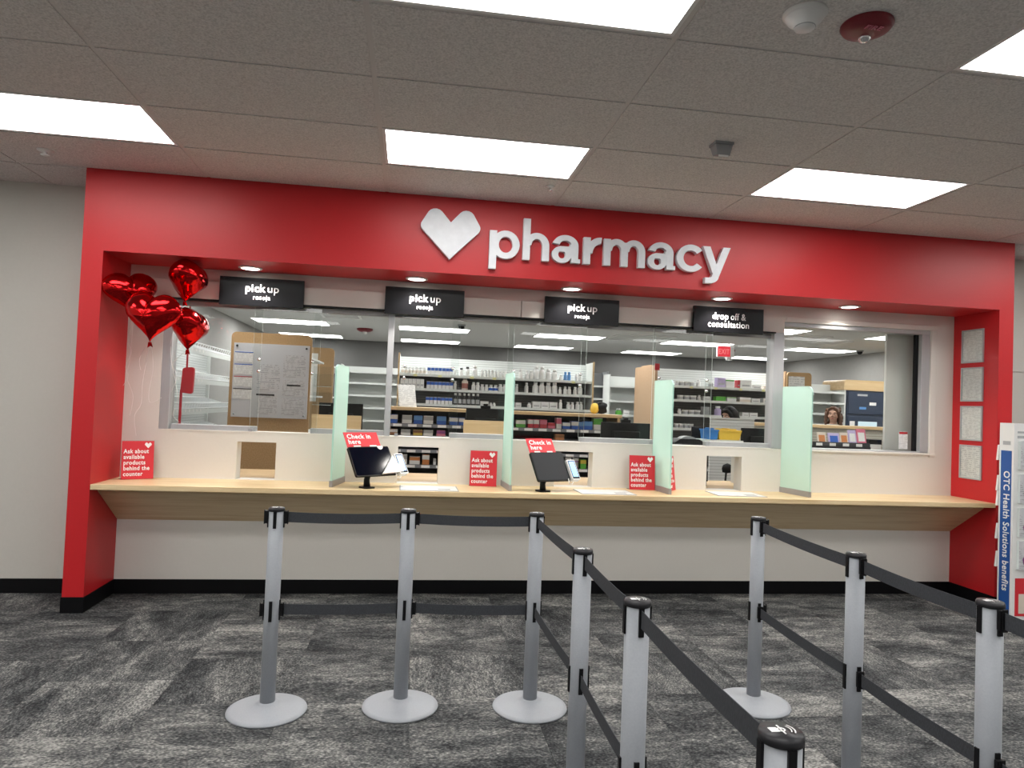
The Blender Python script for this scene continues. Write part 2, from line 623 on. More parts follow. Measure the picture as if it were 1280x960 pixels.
def holes_wall(mb, x0, x1, z0, z1, y0, y1, holes):
    xs = sorted(set([x0, x1] + [a for h in holes for a in h[:2]]))
    zs = sorted(set([z0, z1] + [a for h in holes for a in h[2:]]))
    for i in range(len(xs) - 1):
        run = None
        for j in range(len(zs) - 1):
            cx, cz = (xs[i] + xs[i + 1]) / 2, (zs[j] + zs[j + 1]) / 2
            solid = not any(h[0] < cx < h[1] and h[2] < cz < h[3] for h in holes)
            if solid and run is None:
                run = zs[j]
            if (not solid) and run is not None:
                mb.box(xs[i], xs[i + 1], y0, y1, run, zs[j])
                run = None
        if run is not None:
            mb.box(xs[i], xs[i + 1], y0, y1, run, z1)
    return mb


# ------------------------------------------------------------------ dimensions (metres)
XL, XR, XI, XJ = -0.792, 6.335, -0.657, 6.203       # portal outer and inner faces
H = 3.004
ZO = 2.4425                                          # soffit of the portal
ZC = 0.858                                           # counter top
W0, W1 = 0.482, 0.62                                 # service wall front and back
ZB = 0.105                                           # baseboard height
HI = 2.76                                            # pharmacy ceiling
YBACK, XINL, XINR = 10.2, -1.5, 10.1
TX, TY = 1.2192, 0.6096
Y_GRID = -0.602
SX0, SX1, SY0 = -6.2, 11.2, -11.0                    # the store's other walls

# ------------------------------------------------------------------ floor
fl = sobj('floor', MB().box(SX0, SX1, SY0, W0 + .01, -0.10, -0.007), CARPET, label='grey mottled carpet tile floor in front of the counter')
tile_me = MB().box(-.3040, .3040, -.3040, .3040, -0.007, 0.0).mesh('carpet_tile', CARPET)
n = 0
for i in range(-7, 13):
    cx = 0.292 + 0.61 * (i + .5)
    for j in range(-6, 4):
        cy = -1.48 + 0.61 * (j + .5) + (0.305 if i % 2 else 0.0)
        if cy > .75:
            continue
        o = obj('carpet_tile', tile_me, None, fl, loc=(cx, cy, random.uniform(-.0006, 0)), rot=(0, 0, random.choice([0, 0, PI, PI / 2])))
        n += 1
sobj('floor_pharmacy', MB().box(XINL, XINR, W1, YBACK, -0.10, 0.0), VINYL)

# ------------------------------------------------------------------ walls
sobj('wall_front_left', MB().box(SX0, XL + .001, .49, W1, 0, H), BEIGE)
sobj('wall_front_right', MB().box(XR - .001, SX1, .49, W1, 0, H), BEIGE)
sobj('wall_store_left', MB().box(SX0 - .12, SX0, SY0, W1, 0, H), BEIGE)
sobj('wall_store_right', MB().box(SX1, SX1 + .12, SY0, W1, 0, H), BEIGE)
sobj('wall_store_back', MB().box(SX0, SX1, SY0 - .12, SY0, 0, H), BEIGE)
sobj('wall_pharmacy_back', MB().box(XINL - .1, XINR + .1, YBACK, YBACK + .1, 0, HI), GREYWALL)
sobj('wall_pharmacy_left', MB().box(XINL - .1, XINL, W1, YBACK, 0, HI), TAUPE)
sobj('wall_pharmacy_right', MB().box(XINR, XINR + .1, W1, YBACK, 0, HI), TAUPE)
sobj('ceiling_pharmacy', MB().box(XINL - .1, XINR + .1, W1, YBACK + .1, HI, HI + .06), CEILIN)

sobj('wall_portal_left', MB().box(XL, XI, 0, W1, 0, ZO), RED, label='left pillar of the red portal')
sobj('wall_portal_right', MB().box(XJ, XR, 0, W1, 0, ZO), RED, label='right pillar of the red portal')
sobj('wall_portal_lintel', MB().box(XL, XR, 0, W1, ZO, H), RED, label='red lintel carrying the white pharmacy letters')

HOLES = [(.166, .452, ZC, 1.144), (1.373, 1.693, ZC, 1.144), (2.63, 2.945, ZC, 1.144), (3.926, 4.237, ZC, 1.144)]
WIN1 = (-0.405, 4.545, 1.222, 2.205)
WIN2 = (4.59, 5.975, 1.222, 2.305)
sw = holes_wall(MB(), XI, XJ, 0, ZO, W0, W1, HOLES + [WIN1, WIN2])
sobj('wall_service', sw, WHITE, label='warm white counter wall with pass-through openings')
# stepped header above the counter windows, in panels
hd = struct('trim_1', 'white header panels above the counter windows')
for a, b in ((-.60, .604), (.608, 1.83), (1.834, 2.30), (2.304, 3.10), (3.104, 3.735)):
    obj('header_panel', MB().box(a, b, .452, W0, 2.212, 2.345), WHITE, hd, bevel=.003)
obj('black_strip', MB().box(-.405, 4.50, .456, .50, 2.200, 2.212), BLACK, hd)  # thin black line along the bottom of the header panels
# trim around the right window
tr = struct('trim_2', 'raised white moulding around the right window')
for r in ((4.60, 6.03, 2.305, 2.350), (5.975, 6.03, 1.19, 2.305)):
    obj('moulding', MB().box(r[0], r[1], .470, W0, r[2], r[3]), WHITE, tr, bevel=.003)
obj('sill', MB().box(4.59, 6.03, .466, W0 + .06, 1.205, 1.224), WHITE, tr, bevel=.003)
# rail line on the wall to the right of the portal
sobj('trim_3', MB().box(XR, SX1, .478, .49, 1.985, 2.0).box(XR, SX1, .482, .49, 2.0, 2.06), BEIGE)

# baseboards
sobj('baseboard_left', MB().box(SX0, XL - .004, .484, .49, 0, ZB), BASEB)
sobj('baseboard_right', MB().box(XR + .004, SX1, .484, .49, 0, ZB), BASEB)
sobj('baseboard_counter', MB().box(XI + .004, XJ - .004, W0 - .006, W0, 0, ZB), BASEB)
pb = MB()
for a, b in ((XL, XI), (XJ, XR)):
    pb.box(a - .005, b + .005, -.005, 0, 0, ZB)
    pb.box(a - .005, a, 0, W0 - .006 if a > 0 else .484, 0, ZB)
    pb.box(b, b + .005, 0, W0 - .006 if b < 0 else .484, 0, ZB)
sobj('baseboard_portal', pb, BASEB)

# ------------------------------------------------------------------ ceiling
ce = sobj('ceiling', MB().box(SX0, SX1, SY0, W1, H + .012, H + .10), TILE, label='suspended ceiling of pale speckled panels')
I0, I1, J0, J1 = -4, 7, -11, 2          # cells built one by one
lamp_cells = set()
for i in range(-5, 9, 2):
    for j in range(-15, 1, 3):
        lamp_cells.add((i, j - 1 + 0))
# rows: cell j spans Y_GRID + j*TY .. +TY ; lamps in rows -1, -4, -7 ...
lamp_cells = {(i, j) for i in (-5, -3, -1, 1, 3, 5, 7) for j in (-1, -4, -7, -10, -13)}
tl_me = MB().box(.012, TX - .012, .012, TY - .012, -.004, .010).mesh('ceiling_panel', TILE)
for i in range(I0, I1):
    for j in range(J0, J1):
        if (i, j) in lamp_cells:
            continue
        obj('ceiling_panel', tl_me, None, ce, loc=(i * TX, Y_GRID + j * TY, H))
tb = MB()
for i in range(I0, I1 + 1):
    tb.box(i * TX - .012, i * TX + .012, Y_GRID + J0 * TY, W0 + .008, H, H + .011)
for j in range(J0, J1 + 1):
    y = Y_GRID + j * TY
    if y < W0:
        tb.box(I0 * TX, I1 * TX, y - .012, y + .012, H + .0005, H + .0105)
obj('grid_bar', tb, TBAR, ce, kind='stuff')

# lamps in the store ceiling
pan_frame = MB()
for a in ((.012, TX - .012, .012, .03), (.012, TX - .012, TY - .03, TY - .012), (.012, .03, .03, TY - .03), (TX - .03, TX - .012, .03, TY - .03)):
    pan_frame.box(a[0], a[1], a[2], a[3], -.004, .010)
pf_me = pan_frame.mesh('frame', PWHITE)
pd_me = MB().box(.03, TX - .03, .03, TY - .03, -.001, .010).mesh('diffuser', LIT)
SEEN = {(-1, -1): 'lit ceiling panel at the left edge above the red balloons', (1, -1): 'lit ceiling panel above the white heart of the pharmacy sign',
        (3, -1): 'lit ceiling panel right of the small grey ceiling camera', (1, -4): 'large lit ceiling panel cut by the top edge of the picture',
        (3, -4): 'lit ceiling panel at the top right edge beside the red fire alarm'}
for (i, j) in sorted(lamp_cells):
    x, y = i * TX, Y_GRID + j * TY
    if x > SX1 - 1.3 or x < SX0 or y < SY0:
        continue
    t = thing('ceiling_light', SEEN.get((i, j), 'lit ceiling panel over the store floor, outside the picture'), 'light', (x, y, H), 0, 'lit panels in the store ceiling')
    obj('frame', pf_me, None, t)
    obj('diffuser', pd_me, None, t)

# lamps in the pharmacy ceiling
pin = MB().box(0, 1.18, 0, .60, -.012, 0).mesh('inner_light_panel', LITIN)
rows = ((1.83, 'nearest'), (4.27, 'second'), (6.71, 'third'), (9.14, 'rearmost'))
cols = ((-1.16, 'above the white wire shelves'), (1.22, 'above the bottle shelves, left end'), (3.6, 'above the bottle shelves, right end'),
        (5.98, 'above the box shelves'), (8.4, 'above the navy cabinets'))
for y, rn in rows:
    for x, cn in cols:
        t = thing('ceiling_light', 'lit panel in the %s pharmacy ceiling row, %s' % (rn, cn), 'light', (x, y, HI), 0, 'lit panels in the pharmacy ceiling')
        obj('diffuser', pin, None, t)
        fr = MB()
        for a in ((-.02, 1.20, -.02, 0), (-.02, 1.20, .60, .62), (-.02, 0, 0, .60), (1.18, 1.20, 0, .60)):
            fr.box(a[0], a[1], a[2], a[3], -.014, 0)
        obj('frame', fr, PWHITE, t)

# soffit downlights
DL = [(.238, 'above the leftmost pick up sign'), (1.46, 'above the second pick up sign'), (2.674, 'above the third pick up sign'),
      (3.933, 'above the drop off sign'), (5.067, 'above the right window')]
for x, lb in DL:
    t = thing('downlight', 'round lit downlight in the red soffit ' + lb, 'light', (x, .30, ZO), 0, 'downlights in the red soffit')
    obj('trim_ring', MB().lathe([(.062, 0), (.085, 0), (.085, -.006), (.066, -.010), (.062, -.004)], 32), PWHITE, t)
    obj('lens', MB().lathe([(0, -.0115), (.045, -.0105), (.064, -.006), (.064, 0)], 32), LENS, t)
    ld = bpy.data.lights.new('bulb', 'SPOT')
    ld.energy = SPOT
    ld.spot_size = 2.3
    ld.spot_blend = 0.6
    ld.shadow_soft_size = 0.05
    ld.color = (1.0, 0.95, 0.88)
    lo = bpy.data.objects.new('bulb', ld)
    C.objects.link(lo)
    lo.parent = t
    lo.location = (0, 0, -.02)

# ------------------------------------------------------------------ counter windows
w1 = struct('window_1', 'long glazed counter window in aluminium frame')
obj('frame_post', MB().box(-.405, -.338, .484, .60, 1.222, 2.20), ALU, w1, bevel=.004)
obj('mullion', MB().box(1.256, 1.302, .490, .575, 1.222, 2.20), ALU, w1, bevel=.003)
obj('mullion', MB().box(4.495, 4.590, .476, .60, 1.222, 2.21), ALU, w1, bevel=.004)
obj('head_rail', MB().box(-.325, 4.495, .53, .585, 2.165, 2.20), STEELG, w1)
for a, b in ((-.325, .290), (.695, 1.256), (1.302, 1.302), (1.772, 2.26), (2.84, 3.46), (3.925, 4.495)):
    if b > a:
        obj('bottom_track', MB().box(a, b, .505, .575, 1.222, 1.262), ALU, w1, bevel=.003)
        g = obj('pane', MB().box(a - .01, b + .005, .536, .544, 1.255, 2.17, 0, 1), [GLASS, GEDGE], w1)
for a, b in ((.245, .742), (1.345, 1.825), (2.215, 2.865), (3.435, 3.955)):
    g = obj('service_pane', MB().box(a, b, .498, .506, 1.236, 2.196, 0, 1), [GLASS, GEDGE], w1)
    xs_ = (a + .05, b - .05)
    for x in xs_:
        for z in (1.685, 1.775):
            k = MB().lathe([(0, 0), (.013, 0), (.013, .008), (.006, .010), (.006, .021), (0, .021)], 12)
            k.v = [(p[0] + x, .478 + p[2], p[1] + z) for p in k.v]
            obj('knob', k, CHROME, g)
    obj('pane_clip', MB().box(a - .006, a + .02, .488, .512, 1.225, 1.245), GREYP, g)
obj('sill', MB().box(-.405, 4.50, .480, W1, 1.214, 1.223), WHITE, w1)

w2 = struct('window_2', 'separate right window in aluminium frame')
for r in ((4.59, 5.975, 2.268, 2.305), (5.895, 5.975, 1.222, 2.268), (4.59, 5.975, 1.222, 1.236)):
    obj('frame_bar', MB().box(r[0], r[1], .486, .60, r[2], r[3]), ALU, w2, bevel=.004)
obj('pane', MB().box(4.60, 5.90, .536, .544, 1.23, 2.275, 0, 1), [GLASS, GEDGE], w2)
obj('edge_strip', MB().box(5.862, 5.897, .528, .552, 1.236, 2.268), BLACK, w2)  # black strip for the dark gap beside the pale panel

pnl = thing('blank_panel', 'plain pale panel standing behind the right window glass', 'panel', (at(1107, 490, .64)[0], .64, ZC - .002))
obj('board', MB().box(0, .40, 0, .025, 0, 1.50), mat('pale_panel', (0.58, 0.58, 0.55), 0.6), pnl)
obj('foot', MB().box(.03, .06, .025, .14, 0, .03).box(.34, .37, .025, .14, 0, .03), GREYP, pnl)
t = thing('notice_sticker', 'small white notice with red header on the right window', 'notice', (5.725, .530, 1.252))
obj('sheet', MB().box(0, .085, 0, .003, 0, .155), PRINT2, t)
obj('header_band', MB().box(.002, .083, -.001, 0, .132, .150), REDP, t)

# ------------------------------------------------------------------ service counter
ct = thing('service_counter', 'long maple counter ledge built into the red portal', 'counter', (0, 0, ZC))
obj('worktop', MB().box(XI + .002, XJ - .002, .0, W0 - .001, -.036, 0), MAPLE, ct, bevel=.002)
ap = MB()
ap.prism([(.12, -.037), (.12, -.06), (.478, -.312), (.478, -.29), (.15, -.037)], XI + .003, XJ - .003, order='yz')
obj('sloped_apron', ap, MAPLE, ct)
obj('back_bead', MB().box(XI + .003, .16, W0 - .006, W0, 0, .006).box(.46, 1.36, W0 - .006, W0, 0, .006).box(1.70, 2.62, W0 - .006, W0, 0, .006).box(2.95, 3.92, W0 - .006, W0, 0, .006).box(4.24, XJ - .003, W0 - .006, W0, 0, .006), WHITE, ct)

# frosted privacy dividers
for xf, xb, lb in ((.908, .968, 'leftmost frosted glass divider, beside the check-in screen with the white bracket'), (2.220, 2.205, 'frosted glass divider left of the second check-in screen'),
                   (3.475, 3.452, 'frosted glass divider between the third pick up window and drop off'), (4.648, 4.585, 'rightmost frosted glass divider, by the right window')):
    a = math.atan2(xf - xb, .35)
    t = thing('glass_divider', lb, 'divider', ((xf + xb) / 2, .30, ZC), a, 'frosted dividers on the counter')
    poly = round_poly([(-.175, .012, 0), (.170, .012, 0), (.170, .893, .012), (-.175, .893, .05)], 6)
    pm = MB().prism(poly, -.006, .006, 0, 1, order='yz')
    obj('glass_sheet', pm, [FROST, FEDGE], t)
    obj('base_channel', MB().box(-.013, .013, -.176, .172, 0, .046), STEELG, t, bevel=.002)
    if xf < 1:
        for z in (.60, .75, .83):
            obj('paper_note', MB().box(-.0085, -.0065, -.165, -.115, z, z + .05), PAPER, t)

# hanging signs
SG = [(.303, 'pick up', 'recoja', 'black sign reading pick up beside the red balloons'), (1.531, 'pick up', 'recoja', 'black sign reading pick up, second from the left'),
      (2.796, 'pick up', 'recoja', 'black sign reading pick up, nearest to the drop off sign'), (4.055, None, None, 'black sign reading drop off and consultation')]
for x, a, b, lb in SG:
    t = thing('hanging_sign', lb, 'sign', (x, .42, 2.283), 0, 'black window signs')
    obj('board', MB().box(-.308, .308, -.002, .030, -.106, .106), SIGNB, t, bevel=.002)
    if a:
        lettering(t, a.split()[0], .082, (-.050, -.004, .000), bold=.022, fit=.146, spacing=1.10)
        lettering(t, 'up', .082, (.082, -.004, .000), bold=.006, fit=.082)
        lettering(t, b, .050, (.0, -.004, -.058), bold=.012, fit=.125, spacing=1.14)
    else:
        lettering(t, 'drop', .078, (-.077, -.004, .004), bold=.018, fit=.140, spacing=1.10)
        lettering(t, 'off &', .078, (.080, -.004, .004), bold=.006, fit=.134)
        lettering(t, 'consult', .074, (-.078, -.004, -.062), bold=.012, fit=.215, spacing=1.14)
        lettering(t, 'ation', .074, (.106, -.004, -.062), bold=.008, fit=.145, spacing=1.06)

# ------------------------------------------------------------------ the pharmacy lettering
hl = thing('heart_logo', 'big white heart emblem on the red lintel', 'emblem', (1.686, 0, 2.537))
obj('heart_face', MB().prism(heart_poly(.430, .362), -.045, -.001, 0), SIGNW, hl, bevel=.003)


def arc_band(mb, cx, cz, a, b, ti, tj, t0, t1, y0=-.045, y1=-.001, n=26):
    """part of an elliptical ring; outer radii a, b; stroke ti across, tj up; angles in degrees"""
    mb.k = getattr(mb, 'k', 0) + 1                  # no two strokes of a letter share a face plane
    y0, y1 = y0 + .0003 * mb.k, y1 - .00005 * mb.k
    for k in range(n):
        u0 = math.radians(t0 + (t1 - t0) * k / n)
        u1 = math.radians(t0 + (t1 - t0) * (k + 1) / n)
        q = [(cx + a * math.cos(u0), cz + b * math.sin(u0)), (cx + a * math.cos(u1), cz + b * math.sin(u1)),
             (cx + (a - ti) * math.cos(u1), cz + (b - tj) * math.sin(u1)), (cx + (a - ti) * math.cos(u0), cz + (b - tj) * math.sin(u0))]
        o = len(mb.v)
        mb.v += [(p[0], y0, p[1]) for p in q] + [(p[0], y1, p[1]) for p in q]
        fs = [(0, 1, 2, 3), (7, 6, 5, 4), (0, 4, 5, 1), (2, 6, 7, 3)]
        if k == 0:
            fs.append((3, 7, 4, 0))
        if k == n - 1:
            fs.append((1, 5, 6, 2))
        for f in fs:
            mb.f.append(tuple(i + o for i in f))
            mb.m.append(0)
            mb.s.append(False)


def bx(mb, x0, x1, z0, z1, e=0.0):
    mb.k = getattr(mb, 'k', 0) + 1
    mb.box(x0, x1, -.045 + .0003 * mb.k, -.001 - .00005 * mb.k, z0, z1)


XH, ASC, DSC, ST = .200, .305, -.082, .053


def glyph(ch, w):
    m = MB()
    ov = .004
    S, T = ST, ST * .84
    if ch == 'p':
        bx(m, 0, S, DSC, XH)
        a = (w - S * .30) / 2
        arc_band(m, w - a, XH / 2, a, XH / 2 + ov, S, T, 0, 360)
    elif ch == 'h':
        bx(m, 0, S, 0, ASC)
        bx(m, w - S, w, 0, XH * .56)
        arc_band(m, (w + S * .2) / 2, XH * .55, (w - S * .2) / 2, XH * .45 + ov, S, T, 0, 178)
    elif ch == 'r':
        bx(m, 0, S, 0, XH)
        arc_band(m, w * .98, XH * .40, w - S * .35, XH * .60 + ov, S, T * 1.1, 86, 178)
    elif ch == 'm':
        bx(m, 0, S, 0, XH)
        h = (w + S) / 2
        bx(m, (w - S) / 2 + .002, (w + S) / 2 - .002, XH * .5, XH * .90)
        for k in (0, 1):
            x = k * (w - S) / 2
            bx(m, x + h - S, x + h, 0, XH * .58)
            arc_band(m, x + (h + S * .2) / 2, XH * .57, (h - S * .2) / 2, XH * .43 + ov, S, T, 0, 178)
    elif ch == 'a':
        r = w - .016
        bx(m, r - S, r, 0, XH * .62)
        bx(m, r - S * .3, w, 0, .030)
        arc_band(m, r - (r - .004) / 2, XH * .62, (r - .004) / 2, XH * .38 + ov, S, T * .9, 0, 168)
        arc_band(m, .076, XH * .29, .076, XH * .29 + ov, S * .92, T * .72, 0, 360)
        bx(m, .06, r - S * .5, XH * .40, XH * .60)
        bx(m, r - S - .012, r - .006, XH * .50, XH * .68)
    elif ch == 'c':
        arc_band(m, w / 2 + .004, XH / 2, w / 2 + .004, XH / 2 + ov, S, T, 38, 322)
    elif ch == 'y':
        def diag(x0, z0, x1, z1, t, e):
            q = [(x0, z0), (x0 + t, z0), (x1 + t, z1), (x1, z1)]
            o = len(m.v)
            m.v += [(p[0], -.045 + e, p[1]) for p in q] + [(p[0], -.001, p[1]) for p in q]
            for f in [(0, 1, 2, 3), (7, 6, 5, 4), (0, 4, 5, 1), (1, 5, 6, 2), (2, 6, 7, 3), (3, 7, 4, 0)]:
                m.f.append(tuple(i + o for i in f))
                m.m.append(0)
                m.s.append(False)
        t = S * 1.10
        diag(0, XH, w * .5 - t * .55, 0.0, t, .0005)
        diag(w - t, XH, w * .5 - t * .62, -.028, t, .0009)
        arc_band(m, w * .5 - t * .62 - .018, -.026, .075, .056, S * 1.08, S * .86, -90, 2, n=12)
        bx(m, w * .10, w * .5 - t * .62 - .015, DSC, DSC + S * .82)
    return m


ps = thing('pharmacy_sign', 'big white raised letters spelling pharmacy on the red lintel', 'sign', (0, 0, 2.573))
EXT = [('p', 325, 435), ('h', 447, 543), ('a', 553, 657), ('r', 668, 731), ('m', 742, 893), ('a', 903, 1003), ('c', 1008, 1108), ('y', 1103, 1203)]
for ch, a, b in EXT:
    x0 = at(500 + a * .34375, 310, -.045)[0]
    x1 = at(500 + b * .34375, 310, -.045)[0]
    obj('letter', glyph(ch, x1 - x0), SIGNW, ps, loc=(x0, 0, 0))

# ------------------------------------------------------------------ queue posts
PR = .035
PH = .967


def make_post():
    t = thing('queue_post', 'x', 'post')
    base = MB().lathe([(0, 0), (.183, 0), (.186, .004), (.184, .010), (.165, .016), (.10, .026), (.062, .034), (.046, .044), (.044, .048), (0, .048)], 48)
    obj('base', base, SILVER, t)
    obj('pole', MB().lathe([(0, .044), (PR, .044), (PR, PH - .012), (0, PH - .012)], 32), SILVER, t)
    cp = MB().lathe([(PR, PH - .016), (PR + .0035, PH - .016), (PR + .0035, PH - .006), (PR + .001, PH), (0, PH + .001)], 32)
    cap = obj('cap', cp, CAPM, t)
    mk = MB()
    mk.box(-.021, -.006, -.008, .008, PH + .0011, PH + .0018)
    mk.box(-.0015, .0015, -.016, .016, PH + .0011, PH + .0018)
    mk.lathe([(.005, .0011), (.0075, .0011), (.0075, .0018), (.005, .0018), (.005, .0011)], 14, (.0, 0, PH), smooth=False)
    for r in (.016, .022):
        for k in range(8):
            a0, a1 = -.7 + k * .175, -.7 + (k + 1) * .175
            q = [(r * math.cos(a0), r * math.sin(a0)), ((r + .0022) * math.cos(a0), (r + .0022) * math.sin(a0)), ((r + .0022) * math.cos(a1), (r + .0022) * math.sin(a1)), (r * math.cos(a1), r * math.sin(a1))]
            mk.add([(p[0], p[1], PH + .0018) for p in q], [(0, 1, 2, 3)])
    obj('printed_mark', mk, LETTER, cap, fixn=False)
    for z0, z1 in ((.872, PH - .016), (.432, .528)):
        for k in range(4):
            a = k * PI / 2
            s = MB().box(PR - .008, PR + .005, -.0075, .0075, z0, z1)
            s.v = [(p[0] * math.cos(a) - p[1] * math.sin(a), p[0] * math.sin(a) + p[1] * math.cos(a), p[2]) for p in s.v]
            obj('slot', s, BLACK, t)
    return t


def clip(parent, ang, z):
    s = MB().box(PR + .003, PR + .017, -.014, .014, z - .030, z + .030)
    s.box(PR + .017, PR + .021, -.010, .010, z - .034, z + .034)
    s.v = [(p[0] * math.cos(ang) - p[1] * math.sin(ang), p[0] * math.sin(ang) + p[1] * math.cos(ang), p[2]) for p in s.v]
    return obj('belt_clip', s, BLACK, parent, bevel=.002)


def belt(parent, a, b, z, ra, rb, sag=.006):
    """webbing from post a to post b, in a's frame"""
    d = Vector((b[0] - a[0], b[1] - a[1], 0))
    L = d.length
    d.normalize()
    nrm = Vector((-d.y, d.x, 0)) * .0011
    mb = MB()
    n_ = 10
    ring = []
    for i in range(n_ + 1):
        t = ra + (L - ra - rb) * i / n_
        zz = z - sag * 4 * (i / n_) * (1 - i / n_)
        p = d * t
        ring.append([p - nrm + Vector((0, 0, zz - .0245)), p + nrm + Vector((0, 0, zz - .0245)), p + nrm + Vector((0, 0, zz + .0245)), p - nrm + Vector((0, 0, zz + .0245))])
    for i in range(n_ + 1):
        mb.v += [tuple(q) for q in ring[i]]
    for i in range(n_):
        o = i * 4
        for k in range(4):
            mb.f.append((o + k, o + (k + 1) % 4, o + 4 + (k + 1) % 4, o + 4 + k))
            mb.m.append(0)
            mb.s.append(False)
    mb.f += [(0, 1, 2, 3), (n_ * 4 + 3, n_ * 4 + 2, n_ * 4 + 1, n_ * 4)]
    mb.m += [0, 0]
    mb.s += [False, False]
    return obj('belt', mb, BELT, parent)


POSTS = [((.838, -1.575), 'leftmost silver queue post with an empty belt clip on its left side'),
         ((1.466, -1.560), 'silver queue post between the leftmost post and the corner post'),
         ((2.105, -1.602), 'silver corner queue post where the left belt line turns towards the camera'),
         ((2.126, -2.466), 'silver queue post in the middle row, just in front of the corner post'),
         ((2.113, -3.150), 'silver queue post in the middle row, second from the camera'),
         ((2.100, -3.947), 'nearest queue post, seen from above with a printed mark on its cap'),
         ((3.285, -1.620), 'rearmost silver queue post of the right row, near the drop off window'),
         ((3.242, -2.492), 'silver queue post in the middle of the right row'),
         ((3.220, -3.170), 'queue post at the right edge, in front of the blue leaflet display'),
         ((3.198, -3.960), 'queue post nearest the camera at the end of the right belt row, outside the picture')]
post0 = make_post()
posts = []
for i, (p, lb) in enumerate(POSTS):
    o = post0 if i == 0 else dup(post0)
    posts.append(o)
for i, (p, lb) in enumerate(POSTS):
    o = posts[i]
    o.location = (p[0], p[1], 0)
    tag(o, lb, 'post', 'silver belt posts of the queue')
ZT, ZM = .922, .482
for i, j, e in ((1, 0, .05), (2, 1, .05), (3, 2, PR), (4, 3, PR), (5, 4, PR), (7, 6, .05), (8, 7, .05), (9, 8, .05)):
    for z in (ZT, ZM):
        belt(posts[i], POSTS[i][0], POSTS[j][0], z, PR - .002, e)
for i, ang in ((0, 0.0), (0, PI), (1, 0.0), (6, -PI / 2), (7, -PI / 2), (8, -PI / 2)):
    for z in (ZT, ZM):
        clip(posts[i], ang, z)
clip(posts[6], 0.0, ZT)
clip(posts[6], 0.0, ZM)

# ------------------------------------------------------------------ counter signs
ask_poly = None


def ask_sign(x, y, rz, lb):
    t = thing('counter_sign', lb, 'sign', (x, y, ZC), rz, 'red cards about products behind the counter')
    lean = math.radians(6)
    cs, sn = math.cos(lean), math.sin(lean)

    def L(p):
        return (p[0], p[1] * cs + p[2] * sn, p[2] * cs - p[1] * sn + .003)
    c = MB().box(-.105, .105, 0, .002, 0, .275)
    c.v = [L(p) for p in c.v]
    obj('card', c, CARD, t)
    h = MB().box(-.108, .108, .003, .006, 0, .279, 0, 1).box(-.108, .108, .003, .09, 0, .003)
    h.v = [L((p[0], p[1], p[2])) if p[2] > .004 or p[1] < .01 else (p[0], p[1], p[2]) for p in h.v]
    obj('acrylic_holder', h, [ACRYL, GEDGE], t)
    hp = MB().prism(heart_poly(.046, .042, .066, .222), -.0012, -.0004)
    hp.v = [L(p) for p in hp.v]
    obj('heart_mark', hp, LETTER, t)
    me = text_mesh('Ask about\navailable\nproducts\nbehind the\ncounter', .043, .0006, .022, 'LEFT', 1.10, .95)
    xs = [v.co.x for v in me.vertices]
    k = .172 / (max(xs) - min(xs))
    tx = MB().addmesh(me, Matrix.Translation((-.094 - min(xs) * k, -.0012, .187)) @ FRONT @ Matrix.Diagonal((k, 1, 1, 1)))
    tx.v = [L(p) for p in tx.v]
    obj('lettering', tx, LETTER, t, fixn=False)
    bpy.data.meshes.remove(me)


ask_sign(-.480, .335, math.radians(30), 'red card sign on the counter in the left corner under the balloons')
ask_sign(2.04, .375, math.radians(-6), 'red card sign on the counter left of the second frosted divider')
ask_sign(3.335, .375, math.radians(-4), 'red card sign on the counter left of the third frosted divider')
ask_sign(3.572, .345, math.radians(50), 'red card sign mostly hidden behind the third frosted divider')

# printed mats lying on the counter
for cx, cy, w, rz, lb in ((1.615, .175, .43, .01, 'white printed mat on the counter under the second pass-through'), (2.965, .18, .43, .0, 'white printed mat on the counter under the third pass-through'),
                          (4.07, .24, .40, -.05, 'white printed mat on the counter under the drop off pass-through')):
    t = thing('counter_mat', lb, 'mat', (cx, cy, ZC), rz, 'printed mats on the counter')
    obj('backing', MB().box(-w / 2, w / 2, -.145, .145, 0, .003), GREYP, t)
    m_ = obj('printed_sheet', MB().box(-w / 2 + .008, w / 2 - .008, -.138, .138, .003, .004), MATDOC, t)
    obj('print_block', MB().box(w / 2 - .15, w / 2 - .06, -.10, -.03, .004, .0045), PM['grey'], m_)


